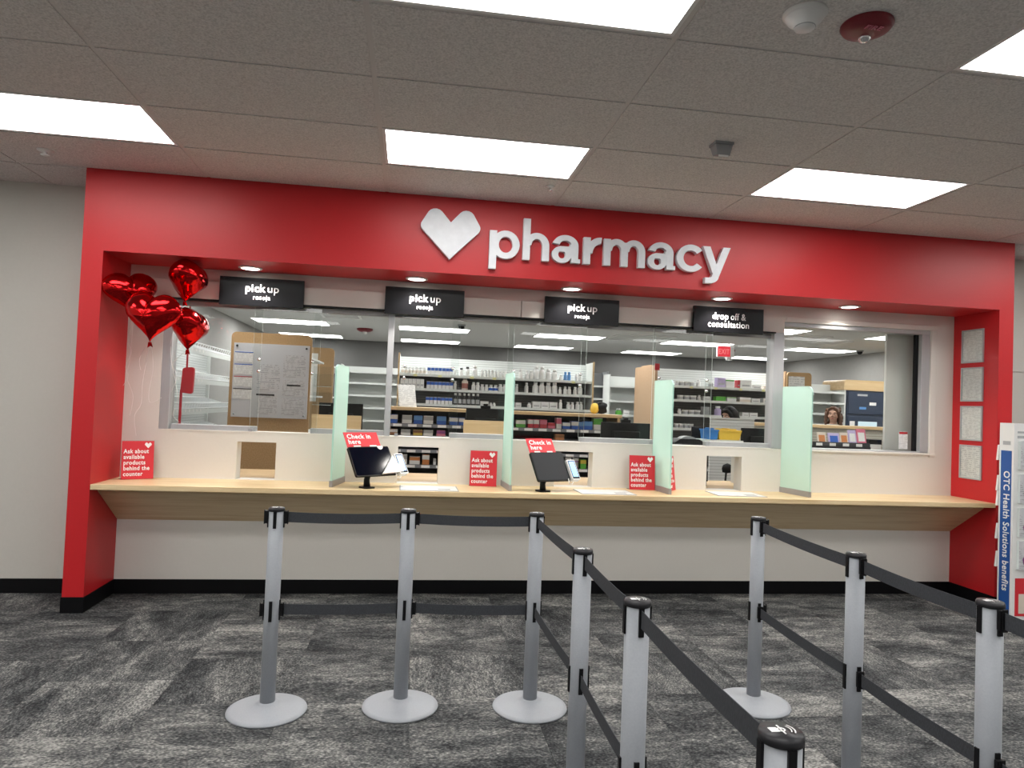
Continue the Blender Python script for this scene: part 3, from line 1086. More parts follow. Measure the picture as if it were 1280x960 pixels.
# ------------------------------------------------------------------ check-in screens
def kiosk(fx, fy, psi, tau, cx, cy, cz, w, h, lb, bracket, scr):
    t = thing('check_in_screen', lb, 'screen', (fx, fy, ZC), psi, 'check-in screens on the counter')
    base = MB().prism(round_poly([(-.045, -.05, .02), (.045, -.05, .02), (.045, .05, .02), (-.045, .05, .02)]), 0, .010, order='xy')
    obj('foot', base, BLACK, t, bevel=.002)
    # the head in its own tilted frame
    Rz = Matrix.Rotation(-psi, 4, 'Z')
    c = Rz @ Vector((cx - fx, cy - fy, cz - ZC))
    K = Matrix.Translation(c) @ Matrix.Rotation(-tau, 4, 'X')      # local x right, z up the screen, -y out

    def put(mb):
        mb.v = [tuple(K @ Vector(p)) for p in mb.v]
        return mb
    bk = K @ Vector((0, .03, -.02))
    obj('stand', MB().tube([(0, 0, .008), (0, .005, .06), (bk.x * .5, bk.y * .6, bk.z * .75), tuple(bk)], .02, 10, radii=[.026, .022, .02, .02]), BLACK, t)
    body = put(MB().prism(round_poly([(-w / 2, -h / 2, .014), (w / 2, -h / 2, .014), (w / 2, h / 2, .014), (-w / 2, h / 2, .014)]), 0, .018, 0))
    s = obj('housing', body, BLACK, t, bevel=.002)
    obj('display', put(MB().prism(round_poly([(-w / 2 + .008, -h / 2 + .008, .012), (w / 2 - .008, -h / 2 + .008, .012), (w / 2 - .008, h / 2 - .008, .012), (-w / 2 + .008, h / 2 - .008, .012)]), -.0015, -.0002)), scr, s)
    # red header card
    hw = w * .82
    hc = put(MB().box(-w / 2 + .004, -w / 2 + .004 + hw, .006, .009, h / 2 - .006, h / 2 + .125))
    hcard = obj('header_card', hc, CARD, t)
    me = text_mesh('Check in\nhere', .052, .0006, .022, 'LEFT', 1.10, .85)
    tx = MB().addmesh(me, K @ Matrix.Translation((-w / 2 + .024, .0052, h / 2 + .072)) @ FRONT)
    obj('lettering', tx, LETTER, hcard, fixn=False)
    bpy.data.meshes.remove(me)
    tb_ = put(MB().box(-w * .34, -w * .17, .002, .004, h / 2 + .001, h / 2 + .012).box(w * .05, w * .22, .002, .004, h / 2 + .001, h / 2 + .012))
    obj('tape', tb_, PAPER, hcard)
    if bracket:
        dm = [(.10 + .026 * math.cos(math.radians(a)), h / 2 + .002 + .030 * math.sin(math.radians(a))) for a in range(180, 361, 15)]
        obj('round_sticker', put(MB().prism(dm, -.004, -.0025)), PAPER, s)
        br = put(MB().prism([(w / 2 - .14, -h / 2 + .004), (w / 2 + .05, -h / 2 + .012), (w / 2 - .004, .03)], -.022, -.004))
        obj('reader_bracket', br, PWHITE, t)
    # card reader beside the screen
    rx = w / 2 + .014 if bracket else w / 2 + .004
    rd = obj('card_reader', put(MB().prism(round_poly([(rx, -h / 2 - .005, .008), (rx + .076, -h / 2 - .005, .008), (rx + .076, .045, .008), (rx, .045, .008)]), -.02, .02)), PWHITE, t, bevel=.002)
    obj('reader_bezel', put(MB().box(rx + .008, rx + .070, -.0215, -.0205, -h / 2 + .004, .036)), BLACK, rd)
    obj('reader_screen', put(MB().box(rx + .014, rx + .064, -.0225, -.0216, -h / 2 + .018, .028)), SCRBLUE, rd)
    hook = put(MB().tube([(rx - .03, -.01, -h / 2 + .01), (rx - .04, -.012, -h / 2 - .03), (rx - .015, -.012, -h / 2 - .04), (rx + .005, -.01, -h / 2 - .02)], .003, 6))
    obj('stylus_loop', hook, PWHITE, rd)


kiosk(1.165, .13, .66, .588, 1.200, .13, 1.056, .355, .24, 'check-in screen with white corner bracket beside the leftmost divider', True, SCREEN)
kiosk(2.475, .15, .42, .579, 2.530, .165, 1.048, .300, .243, 'check-in screen with plain dark grey display right of the second divider', False, SCREENM)

# ------------------------------------------------------------------ framed papers on the right jamb
for k, (z0, z1) in enumerate(((2.021, 2.306), (1.689, 1.980), (1.355, 1.650), (1.028, 1.316))):
    lb = ('topmost framed notice on the red right jamb', 'second framed notice from the top on the red right jamb', 'third framed notice from the top on the red right jamb', 'lowest framed notice on the red right jamb, just above the counter')[k]
    t = thing('framed_notice', lb, 'frame', (XJ, .263, z0), 0, 'framed notices on the right jamb')
    hh = z1 - z0
    fr = MB()
    for a, b, c, d in ((-.117, .117, 0, .012), (-.117, .117, hh - .012, hh), (-.117, -.105, .012, hh - .012), (.105, .117, .012, hh - .012)):
        fr.box(-.014, 0, a, b, c, d)
    obj('frame', fr, ALU, t)
    obj('sheet', MB().box(-.006, -.002, -.105, .105, .012, hh - .012), PRINT if k != 3 else PRINT2, t)
    obj('cover', MB().box(-.009, -.008, -.105, .105, .012, hh - .012), GLASS, t)

# ------------------------------------------------------------------ balloons
def heart2d(t):
    x = 16 * math.sin(t) ** 3
    z = 13 * math.cos(t) - 3.4 * math.cos(2 * t) - 1.6 * math.cos(3 * t) - .8 * math.cos(4 * t)
    return x / 33.0, (z + 2.5) / 33.0


def balloon_mesh(size, thick, seed):
    rnd = random.Random(seed)
    nT, nR = 96, 22
    ph = [rnd.uniform(0, 6.28) for _ in range(8)]
    mb = MB()
    for side in (1, -1):
        base = len(mb.v)
        mb.v.append((0, -side * thick / 2, .03 * size))
        for r in range(1, nR + 1):
            s = r / nR
            s2 = s ** .8
            for k in range(nT):
                t = 2 * PI * k / nT
                x, z = heart2d(t)
                prof = (max(0, 1 - s2 ** 2.2)) ** .62
                wr = 0.0
                e = max(0, (s2 - .5) / .5)
                wr = e * e * (1 - e * .75) * .055 * (math.sin(t * 17 + ph[0]) + .7 * math.sin(t * 29 + ph[1] + side) + .6 * math.sin(t * 41 + ph[2]))
                nz = .012 * mnoise.noise(Vector((x * 5 + seed, z * 5, side))) * (1 - s2)
                zz = z * s2 + .03 * (1 - s2)
                tp = min(1.0, (max(0, zz + .40) / .42 + .004) ** .5)
                prof, wr = prof * tp, wr * tp
                mb.v.append((x * s2 * size, -side * (thick / 2) * (prof + wr) - side * nz * size * .5, zz * size))
        for k in range(nT):
            k2 = (k + 1) % nT
            mb.f.append((base, base + 1 + k, base + 1 + k2))
        for r in range(nR - 1):
            for k in range(nT):
                k2 = (k + 1) % nT
                a = base + 1 + r * nT
                mb.f.append((a + k, a + nT + k, a + nT + k2, a + k2))
    mb.m = [0] * len(mb.f)
    mb.s = [True] * len(mb.f)
    me = mb.mesh('foil_body', FOIL)
    bm = bmesh.new()
    bm.from_mesh(me)
    bmesh.ops.remove_doubles(bm, verts=bm.verts, dist=.0006)
    bmesh.ops.recalc_face_normals(bm, faces=bm.faces)
    bm.to_mesh(me)
    bm.free()
    return me


def ribbon(pts, r=.0016):
    """smooth thin ribbon through points"""
    P = [Vector(p) for p in pts]
    out = []
    for i in range(len(P) - 1):
        p0, p1, p2, p3 = P[max(i - 1, 0)], P[i], P[i + 1], P[min(i + 2, len(P) - 1)]
        for k in range(8):
            t = k / 8
            out.append(.5 * ((2 * p1) + (p2 - p0) * t + (2 * p0 - 5 * p1 + 4 * p2 - p3) * t * t + (3 * p1 - p0 - 3 * p2 + p3) * t ** 3))
    out.append(P[-1])
    return MB().tube(out, r, 5)


def balloon(u, v, cy, size, thick, yaw, roll, pitch, seed, lb, strings):
    cx, cy, cz = at(u, v, cy)
    t = thing('heart_balloon', lb, 'balloon', (cx, cy, cz), 0, 'red foil heart balloons')
    Mx = Matrix.Rotation(yaw, 4, 'Z') @ Matrix.Rotation(roll, 4, 'Y') @ Matrix.Rotation(pitch, 4, 'X')
    me = balloon_mesh(size, thick, seed)
    me.transform(Mx)
    obj('foil_body', me, None, t)
    tip = Mx @ Vector((0, 0, -.39 * size))
    tail = MB().add([(-.010, -.001, 0), (.010, -.001, 0), (.020, .001, -.035), (.004, .003, -.026), (-.014, .001, -.038)], [(0, 1, 2, 3), (0, 3, 4)])
    tail.add([(-.010, .002, 0), (.010, .002, 0), (.020, .004, -.035), (.004, .006, -.026), (-.014, .004, -.038)], [(3, 2, 1, 0), (4, 3, 0)])
    obj('tail', tail, FOIL, t, loc=tip, fixn=False)
    for s in strings:
        pts = [tuple(tip)] + [tuple(Vector(p) - Vector((cx, cy, cz))) for p in s]
        obj('ribbon', ribbon(pts), RIBBON, t)


def S(*uv, y=.40):
    return [tuple(at(u, v, y)) for u, v in uv]


balloon(163.8, 368, .10, .365, .20, math.radians(33), math.radians(-8), math.radians(-6), 1, 'red foil heart balloon at far left, behind the front one',
        [S((162, 450), (158, 470), (166, 495), (162, 520)), S((160, 425), (164, 440), (157, 458), (160, 470), (154, 482), y=.3)])
balloon(235, 353, .20, .36, .25, math.radians(84), math.radians(7), math.radians(4), 2, 'topmost red foil heart balloon, seen nearly edge on',
        [S((215, 420), (214, 450), (219, 475), (222, 500), (216, 518), (224, 528), y=.465)])
balloon(190.5, 398, -.10, .41, .20, math.radians(-14), math.radians(6), math.radians(4), 3, 'front red foil heart balloon facing the camera',
        [S((183, 450), (178, 480), (176, 505), (168, 520), (170, 545), y=.42), S((190, 440), (191, 462), (186, 490), (188, 503), (202, 497), y=.42), S((178, 440), (174, 452), (176, 463), y=.42)])
balloon(237, 413, .155, .36, .23, math.radians(82), math.radians(8), math.radians(0), 4, 'lowest red foil heart balloon, seen nearly edge on beside the glass',
        [S((216, 455), (221, 470), (214, 490), y=.46)])

# ------------------------------------------------------------------ leaflet display at the right edge
t = thing('leaflet_display', 'tall white leaflet display with a blue side strip in front of the red pillar', 'display', (6.10, -.267, 0))
obj('body', MB().box(0, .52, 0, .134, 0, 1.517), PWHITE, t, bevel=.002)
sp_ = obj('side_strip', MB().box(-.002, 0, .018, .116, .0, 1.30), BLUES, t)
DWN = Matrix(((0, 0, -1, 0), (0, -1, 0, 0), (-1, 0, 0, 0), (0, 0, 0, 1)))
lettering(sp_, 'OTC Health Solutions benefits', .078, (-.0035, .084, .675), M=DWN, fit=.93, bold=.014)
obj('caption', MB().box(-.0015, 0, .030, .100, 1.345, 1.375), PM['grey'], t)
for k, (z, cnm) in enumerate(((1.16, 'grey'), (.90, 'grey'), (.64, 'purple'), (.39, 'purple'))):
    p_ = obj('pocket', MB().box(.04, .25, -.022, 0, z, z + .22, 0, 1).box(.28, .49, -.022, 0, z, z + .22, 0, 1), [PRINTG, GEDGE], t)
    l_ = MB().lathe([(0, 0), (.05, .01), (.06, .05), (.03, .10), (0, .12)], 12, (.13, 0, z + .03))
    l_.v = [(q[0], -.0235 + q[1] * .02, q[2]) for q in l_.v]
    obj('leaflet_picture', l_, PM['black'] if k < 2 else PM['purple'], p_)
obj('red_panel', MB().box(.03, .50, -.003, 0, .03, .32), CARD, t)
obj('red_panel_picture', MB().box(.06, .22, -.004, -.003, .05, .20), PM['cream'], t)
obj('header_print', MB().box(.03, .30, -.002, 0, 1.44, 1.455).box(.03, .26, -.002, 0, 1.40, 1.42), PM['grey'], t)
for z in (1.22, .98, .86, .60, .38):
    f_ = MB().prism([(.05, z), (.16, z + .01), (.16, z + .13), (.05, z + .12)], .134, .152, 0)
    f_.v = [(p[0] - .062 + (p[2] - z) * .1, p[1], p[2]) for p in f_.v]
    obj('leaflet', f_, PAPER, t)

# ------------------------------------------------------------------ ceiling devices
t = thing('smoke_detector', 'white round smoke detector on the ceiling beside the red alarm', 'detector', (2.837, -2.70, H))
obj('base_plate', MB().lathe([(0, 0), (.078, 0), (.080, -.010), (.072, -.020), (0, -.020)], 32), PWHITE, t)
obj('sensor_cone', MB().lathe([(.070, -.020), (.062, -.034), (.040, -.052), (.036, -.062), (0, -.064)], 32), PWHITE, t)
obj('grille', MB().lathe([(.0375, -.056), (.039, -.058), (.0375, -.060)], 24), GREYP, t)
t = thing('fire_alarm', 'round dark red fire alarm with clear strobe on the ceiling', 'alarm', (3.102, -2.68, H))
obj('housing', MB().lathe([(0, 0), (.092, 0), (.094, -.012), (.084, -.026), (.05, -.036), (0, -.038)], 40), DRED, t)
st_ = obj('strobe', MB().lathe([(.022, -.034), (.022, -.046), (.012, -.054), (0, -.056)], 16, (.012, .03, 0)), CHROME, t)
lettering(t, 'FIRE', .036, (.0, -.030, -.0385), m=PM['pink'], M=DOWN, bold=.012)
t = thing('ceiling_camera', 'small grey box camera hanging from the ceiling above the sign', 'camera', (3.10, -1.435, H))
obj('mount', MB().box(-.055, .055, -.045, .045, -.018, 0), GREYP, t, bevel=.004)
bd = MB()
v = [(-.05, -.04, -.018), (.05, -.04, -.018), (.05, .04, -.018), (-.05, .04, -.018), (-.038, -.03, -.078), (.038, -.03, -.078), (.038, .03, -.066), (-.038, .03, -.066)]
bd.add(v, [(0, 1, 2, 3), (7, 6, 5, 4), (0, 4, 5, 1), (1, 5, 6, 2), (2, 6, 7, 3), (3, 7, 4, 0)])
obj('housing', bd, GREYP, t, bevel=.004)
obj('lens_window', MB().box(-.028, .028, -.032, -.026, -.086, -.076), PWHITE, t)
for x, y, lb in ((-.906, -.302, 'white sprinkler head in the ceiling near the left wall'), (2.327, -.455, 'small sprinkler head in the ceiling above the word pharmacy')):
    t = thing('sprinkler', lb, 'sprinkler', (x, y, H))
    k = 1.0 if x < 0 else .6
    obj('escutcheon', MB().lathe([(0, 0), (.05 * k, 0), (.048 * k, -.008), (.02 * k, -.016), (0, -.016)], 24), PWHITE, t)
    obj('deflector', MB().lathe([(.012 * k, -.016), (.012 * k, -.03), (.026 * k, -.032), (.026 * k, -.036), (0, -.038)], 16), CHROME if x > 0 else PWHITE, t)

# ================================================================== inside the pharmacy
# worktop along the window
wt = thing('inner_worktop', 'long work counter inside the pharmacy just behind the service windows', 'counter', (0, 0, 0))
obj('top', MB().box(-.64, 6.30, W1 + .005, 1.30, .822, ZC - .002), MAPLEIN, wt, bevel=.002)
for x in (-.62, .9, 2.1, 3.4, 4.8, 6.25):
    obj('support', MB().box(x, x + .03, W1 + .02, 1.26, 0, .822), PWHITE, wt)


def gondola(name, lb, x0, x1, yf, yb, h, zs, endm, backm, shelfm=SHELFW, upper=None, group=None):
    t = thing(name, lb, 'shelves', ((x0 + x1) / 2, yf, 0), 0, group)
    w = (x1 - x0) / 2
    d = yb - yf
    ztop = max(zs)
    obj('back_panel', MB().box(-w + .025, w - .025, d - .03, d, .05, ztop if upper else h), backm, t)
    if upper:
        obj('upper_panel', MB().box(-w + .025, w - .025, d - .035, d, ztop + .0, h), upper, t)
    for s in (-1, 1):
        obj('end_panel', MB().box(s * w - (.025 if s > 0 else 0), s * w + (.025 if s < 0 else 0), 0, d, 0, h + .02), endm, t, bevel=.003)
    for z in zs:
        obj('shelf', MB().box(-w + .026, w - .026, .01, d - .03, z - .014, z).box(-w + .026, w - .026, .004, .010, z - .030, z + .004), shelfm, t)
    obj('plinth', MB().box(-w + .025, w - .025, .03, d - .03, 0, .09), DARKS, t)
    return t


CY = 4.45
zc = [at(565, 469.3, CY)[2], at(565, 487.0, CY)[2], at(565, 506.0, CY)[2]]
zlow = [zc[2] - .22, zc[2] - .46, .75, .45]
gondola('bottle_shelves', 'long central shelving unit lined with white bottles and blue boxes', 1.27, 3.99, CY, CY + .38, 2.12, zc + zlow, SHELFW, SLATG, SHELFW, SLATW)
for x in (1.27, 3.968):
    obj('front_edge', MB().box(x - 2.63, x - 2.63 + .022, -.012, 0, 0, 2.15), MAPLEIN, bpy.data.objects['bottle_shelves'], bevel=.002)
RY = 4.40
zr = [at(905, 484.4, RY)[2], at(905, 501.6, RY)[2], at(905, 519.8, RY)[2], at(853, 535.3, RY)[2]]
gondola('box_shelves', 'white shelving behind the drop off window holding tubs and medicine boxes', 4.80, 6.86, RY, RY + .42, 2.13, zr + [1.0, .7, .4], CARDB, SLATG, SHELFW, SLATW)
# tan end panel of the box shelves, one board deeper than the shelves
t = thing('tan_end_panel', 'tall tan board at the left end of the box shelves', 'panel', (4.755, 4.10, 0))
obj('board', MB().prism(round_poly([(0, 0, 0), (.86, 0, 0), (.86, 2.13, .03), (0, 2.13, .03)]), 0, .035, order='yz'), CARDB, t)
obj('red_tag', MB().box(-.01, .06, -.006, -.001, 2.06, 2.15), REDP, t)

# back shelves
gondola('empty_shelves', 'empty white shelving at the back, left of the bottle shelves', at(425, 480, 7.7)[0], at(515, 480, 7.7)[0], 7.7, 8.1, 2.10, [2.0, 1.80, 1.58, 1.36, 1.13, .9, .66, .42], SHELFW, SHELFW)
gondola('back_shelves', 'tall grey shelving far back behind the right end of the bottle shelves', at(730, 480, 8.3)[0], at(760.5, 480, 8.3)[0], 8.3, 8.7, 2.22, [1.95, 1.7, 1.45, 1.2, .95, .6], GREYP, GREYP)
gondola('white_bookcase', 'white open shelving at the back beside the tan board', at(761.5, 480, 7.3)[0], at(815, 480, 7.3)[0], 7.3, 7.7, 2.12, [1.93, 1.66, 1.40, 1.15, .9, .6], SHELFW, SHELFW)
gondola('rear_right_shelves', 'empty white shelving behind the person with curly hair', at(1008, 490, 5.55)[0], at(1057.5, 490, 5.55)[0], 5.55, 5.95, at(1035, 479.5, 5.55)[2], [1.93, 1.75, 1.57, 1.39, 1.2, .9, .6], SHELFW, SHELFW)

# bag shelving on the left wall
t = thing('bag_shelves', 'white slanted wire shelves along the left pharmacy wall', 'shelves', (XINL, 2.45, 0))
obj('back_panel', MB().box(0, .03, 0, 3.1, .1, 2.12), SLATW, t)
for y in (0, 1.55, 3.07):
    obj('upright', MB().box(.03, .07, y, y + .03, 0, 2.15), SHELFW, t)
for z in (2.04, 1.69, 1.34, 1.0):
    sm = MB()
    for k in range(31):
        y = .03 + k * .10
        sm.tube([(.03, y, z + .10), (.47, y, z - .02), (.49, y, z + .04)], .0058, 5)
    for (x, dz) in ((.03, .10), (.25, .04), (.47, -.02), (.49, .04)):
        sm.tube([(x, .02, z + dz), (x, 3.08, z + dz)], .0065, 6)
    s = obj('wire_shelf', sm, WIRE, t)
    obj('label_rail', MB().box(.476, .482, .02, 3.08, z - .085, z - .03), SHELFW, s)
    for k in range(9):
        obj('price_tag', MB().box(.483, .485, .10 + k * .14, .15 + k * .14, z - .06, z - .03), PAPER, s)

# flat red stand-in for an unclear red shape just inside the glass
t = thing('red_hanging_shape', 'small red hanging shape inside the window below the balloons', 'bag', (-.298, .592, 1.50))
obj('shape_body', MB().prism(round_poly([(0, 0, .02), (.088, -.01, .02), (.095, .20, .02), (.01, .19, .02)]), 0, .03), REDP, t, bevel=.005)
obj('narrow_strip', MB().box(-.005, .012, .01, .02, -.25, .02).box(.03, .042, .01, .02, .19, .664), REDP, t)

# end panels with notices
t = thing('notice_end_panel', 'large particle board end panel with a pinned board of papers', 'panel', (.035, 2.30, 0))
obj('board', MB().prism(round_poly([(-.395, 0, 0), (.395, 0, 0), (.395, 2.135, .05), (-.395, 2.135, .05)]), 0, .03), BOARD, t, bevel=.003)
obj('side_shelving', MB().box(-.02, .02, .03, 1.2, .1, 2.0).box(-.38, .38, .03, 1.2, 1.9, 1.92).box(-.38, .38, .03, 1.2, 1.5, 1.52).box(-.38, .38, .03, 1.2, 1.1, 1.12), SHELFW, t)
A, B = at(293, 428, 2.29), at(383, 524, 2.29)
bx0, bx1, bz0, bz1 = A[0] - .035, B[0] - .035, B[2], A[2]
nb = obj('paper_board', MB().box(bx0, bx1, -.012, -.001, bz0, bz1), mat('pale_board', (0.56, 0.57, 0.60), 0.5), t)
for fx, fz in ((.04, .04), (.96, .04), (.04, .96), (.96, .96)):
    pn = MB().lathe([(0, 0), (.011, 0), (.011, .008), (0, .010)], 10)
    pn.v = [(bx0 + (bx1 - bx0) * fx + q[0], -.013 - q[2], bz0 + (bz1 - bz0) * fz + q[1]) for q in pn.v]
    obj('pin', pn, BLACK if fz > .5 else GREYP, nb)
bw, bh = bx1 - bx0, bz1 - bz0
for k, cnm in enumerate(('blue', 'blue', 'red', 'black')):
    z1_ = bz1 - bh * (.12 + .165 * k)
    p_ = obj('paper_slip', MB().box(bx0 + .012, bx0 + bw * .26, -.015, -.0125, z1_ - bh * .14, z1_), PRINT2, nb)
    obj('slip_heading', MB().box(bx0 + .012, bx0 + bw * .26, -.0165, -.0152, z1_ - .008, z1_), PM[cnm], nb)
for fx0, fx1, fz0, fz1 in ((.32, .62, .36, .72), (.66, .96, .55, .86), (.66, .96, .30, .52), (.34, .60, .04, .30), (.66, .96, .04, .27)):
    obj('paper_sheet', MB().box(bx0 + bw * fx0, bx0 + bw * fx1, -.015, -.0125, bz0 + bh * fz0, bz0 + bh * fz1), PRINTG, nb)
for fx0, fx1, fz in ((.32, .56, .30), (.72, .90, .44)):
    obj('dark_strip', MB().box(bx0 + bw * fx0, bx0 + bw * fx1, -.017, -.0155, bz0 + bh * fz, bz0 + bh * (fz + .022)), PM['black'], nb)

t = thing('second_end_panel', 'narrow particle board end panel with a white sheet, behind the notice panel', 'panel', (.05, 4.05, 0))
obj('board', MB().prism(round_poly([(-.38, 0, 0), (.42, 0, 0), (.42, 2.135, .05), (-.38, 2.135, .05)]), 0, .03), BOARD, t, bevel=.003)
obj('side_shelving', MB().box(-.02, .02, .03, 2.4, .1, 2.0).box(-.36, .40, .03, 2.4, 1.9, 1.92).box(-.36, .40, .03, 2.4, 1.5, 1.52).box(-.36, .40, .03, 2.4, 1.1, 1.12), SHELFW, t)
obj('white_sheet', MB().box(.0, .22, -.004, -.001, 1.45, 2.06), PAPER, t)
t = thing('right_end_panel', 'particle board end panel with white sheet seen above the rightmost divider', 'panel', (6.98, 4.35, 0))
obj('board', MB().prism(round_poly([(-.14, 0, 0), (.24, 0, 0), (.24, 2.14, .05), (-.14, 2.14, .05)]), 0, .03), BOARD, t, bevel=.003)
obj('white_sheet', MB().box(-.12, .13, -.004, -.001, 1.55, 2.08), PRINT2, t)

# low shelving unit with a wooden ledge, facing the windows
LY = 2.36
za = at(560, 531, LY)[2]
zb = at(540, 545, LY)[2]
zt = 1.405
lu = thing('ledge_shelving', 'low dark shelving with a maple ledge and small medicine boxes behind the windows', 'shelves', (1.225, LY, 0))
LW = 2.52
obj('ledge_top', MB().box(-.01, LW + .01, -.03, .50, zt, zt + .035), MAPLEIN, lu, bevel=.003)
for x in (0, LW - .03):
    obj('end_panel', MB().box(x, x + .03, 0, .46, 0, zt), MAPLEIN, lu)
obj('back_panel', MB().box(.03, LW - .03, .44, .46, 0, zt), DARKS, lu)
ZSH = [za, zb, at(520, 561.5, LY)[2], at(520, 580.5, LY)[2], .5, .25]
for z in ZSH:
    s = obj('shelf', MB().box(.03, LW - .03, .0, .44, z - .012, z), DARKS, lu)
    obj('tag_rail', MB().box(.03, LW - .03, -.008, 0, z - .035, z - .004), mat('grey_tag_rail', (.22, .23, .25), .4), s)
    for k in range(16):
        obj('price_tag', MB().box(.06 + k * .155, .06 + k * .155 + .09, -.010, -.008, z - .033, z - .006), PAPER, s)

# ledge behind the drop off window
sl = thing('slat_partition', 'low white slatted partition in front of the person with black hair', 'partition', (4.86, 2.50, 0))
obj('slat_board', MB().box(0, .53, 0, .03, 0, 1.445), SLATW, sl)
obj('cap_rail', MB().box(-.005, .535, -.005, .035, 1.445, 1.455), SHELFW, sl)
l2 = thing('rear_ledge', 'low beige slatted unit with a maple ledge below the person with curly hair', 'counter', (5.50, 2.75, 0))
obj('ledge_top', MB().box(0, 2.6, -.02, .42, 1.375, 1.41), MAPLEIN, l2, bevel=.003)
obj('slat_front', MB().box(.02, 2.58, 0, .03, 0, 1.375), SLATB, l2)
obj('end_panel', MB().box(0, .02, 0, .40, 0, 1.375).box(2.58, 2.60, 0, .40, 0, 1.375), MAPLEIN, l2)

# ------------------------------------------------------------------ goods
MC = {}


def bottle_mesh(w, h, body='white', cap='white', label=None, shoulder=.62):
    key = ('b', round(w, 3), round(h, 3), body, cap, label)
    if key not in MC:
        r = w / 2
        prof = [(0, 0), (r * .94, 0), (r, h * .03), (r, h * .14), (r, h * .50), (r, h * shoulder), (r * .62, h * (shoulder + .12)), (r * .60, h * .79), (r * .70, h * .79), (r * .70, h * .98), (r * .6, h), (0, h)]
        mis = [0, 0, 0, 2, 0, 0, 0, 1, 1, 1, 1]
        mb = MB().lathe(prof, 14, mis=mis)
        MC[key] = mb.mesh('bottle', [PM[body], PM[cap], PM[label or body]])
    return MC[key]


def tub_mesh(w, h, body='white', cap='white', label='grey'):
    key = ('t', round(w, 3), round(h, 3), body, cap, label)
    if key not in MC:
        r = w / 2
        mb = MB().lathe([(0, 0), (r * .93, 0), (r * .95, h * .1), (r * .95, h * .62), (r * .95, h * .72), (r, h * .72), (r, h * .97), (r * .95, h), (0, h)], 14, mis=[0, 0, 2, 0, 1, 1, 1, 1])
        MC[key] = mb.mesh('tub', [PM[body], PM[cap], PM[label]])
    return MC[key]


def box_mesh(w, h, d, body='white', band=None, lo=.55, hi=.95):
    key = ('x', round(w, 3), round(h, 3), round(d, 3), body, band, lo)
    if key not in MC:
        mb = MB()
        if band:
            mb.box(-w / 2, w / 2, 0, d, 0, h * lo)
            mb.box(-w / 2, w / 2, 0, d, h * lo, h * hi, 1)
            mb.box(-w / 2, w / 2, 0, d, h * hi, h)
        else:
            mb.box(-w / 2, w / 2, 0, d, 0, h)
            mb.box(-w * .35, w * .35, -.0008, 0, h * .25, h * .45, 1)
        MC[key] = mb.mesh('box', [PM[body], PM[band or 'grey']])
    return MC[key]


def goods(kind, u0, u1, v, y, z, h, lb, grp, cat=None, n=1, body='white', cap='white', label=None, band=None, dy=.10, lo=.55, gap=.93, nm=None):
    """n alike items standing side by side between two photo columns on the shelf z"""
    x0, x1 = at(u0, v, y)[0], at(u1, v, y)[0]
    w = (x1 - x0) / n
    for k in range(n):
        if kind == 'bottle':
            me = bottle_mesh(w * gap, h, body, cap, label)
        elif kind == 'tub':
            me = tub_mesh(w * gap, h, body, cap, label or 'grey')
        else:
            me = box_mesh(w * gap, h, dy, body, band, lo)
        o = bpy.data.objects.new(nm or {'bottle': 'pill_bottle', 'tub': 'medicine_tub', 'box': 'medicine_box'}[kind], me)
        C.objects.link(o)
        r = w * gap / 2 if kind != 'box' else 0
        o.location = (x0 + (k + .5) * w, y + r, z)
        tag(o, lb, cat or {'bottle': 'bottle', 'tub': 'tub', 'box': 'box'}[kind], grp)


g1, g2, g3 = 'goods on the top row of the central shelves', 'goods on the middle row of the central shelves', 'goods on the lower row of the central shelves'
Yg = CY + .03
z1, z2, z3 = zc
SM = 'small white bottle at the left end of the %s row of the central shelves'
goods('bottle', 501, 533, 465, Yg, z1, .095, SM % 'top', g1, n=7, label='cream')
goods('box', 534, 566.5, 465, Yg, z1, .10, 'white box with a blue stripe in the top row of the central shelves', g1, n=7, band='blue', gap=.86)
goods('bottle', 567, 571, 465, Yg, z1, .075, 'tiny white bottle right of the blue striped boxes in the top row', g1)
goods('bottle', 574, 579.5, 465, Yg, z1, .11, 'left white bottle with a dark cap in the top row of the central shelves', g1, cap='black')
goods('bottle', 581.5, 587.5, 465, Yg, z1, .13, 'right white bottle with a dark cap in the top row of the central shelves', g1, cap='black')
goods('bottle', 590, 597.5, 465, Yg, z1, .15, 'large white bottle right of the dark capped ones in the top row', g1)
goods('bottle', 600.5, 634, 465, Yg, z1, .10, 'small white bottle in the middle of the top row of the central shelves', g1, n=8)
goods('bottle', 648.5, 654, 465, Yg, z1, .13, 'white bottle standing alone just right of the second divider in the top row', g1)
goods('bottle', 656.5, 667, 465, Yg, z1, .12, 'one of two white bottles left of the big bottles in the top row', g1, n=2)
goods('bottle', 667, 682, 465, Yg, z1, .185, 'tallest white bottle in the top row of the central shelves', g1, n=2)
goods('bottle', 682.5, 698, 465, Yg, z1, .15, 'big white bottle in the right part of the top row', g1, n=2)
goods('bottle', 699.5, 704.5, 465, Yg, z1, .08, 'short white bottle left of the blue bottles in the top row', g1)
goods('bottle', 705, 714.5, 465, Yg, z1, .125, 'blue bottle in the top row of the central shelves', g1, n=2, body='sky', cap='sky')
goods('bottle', 719, 729, 465, Yg, z1, .105, 'white bottle at the right end of the top row of the central shelves', g1, n=2)
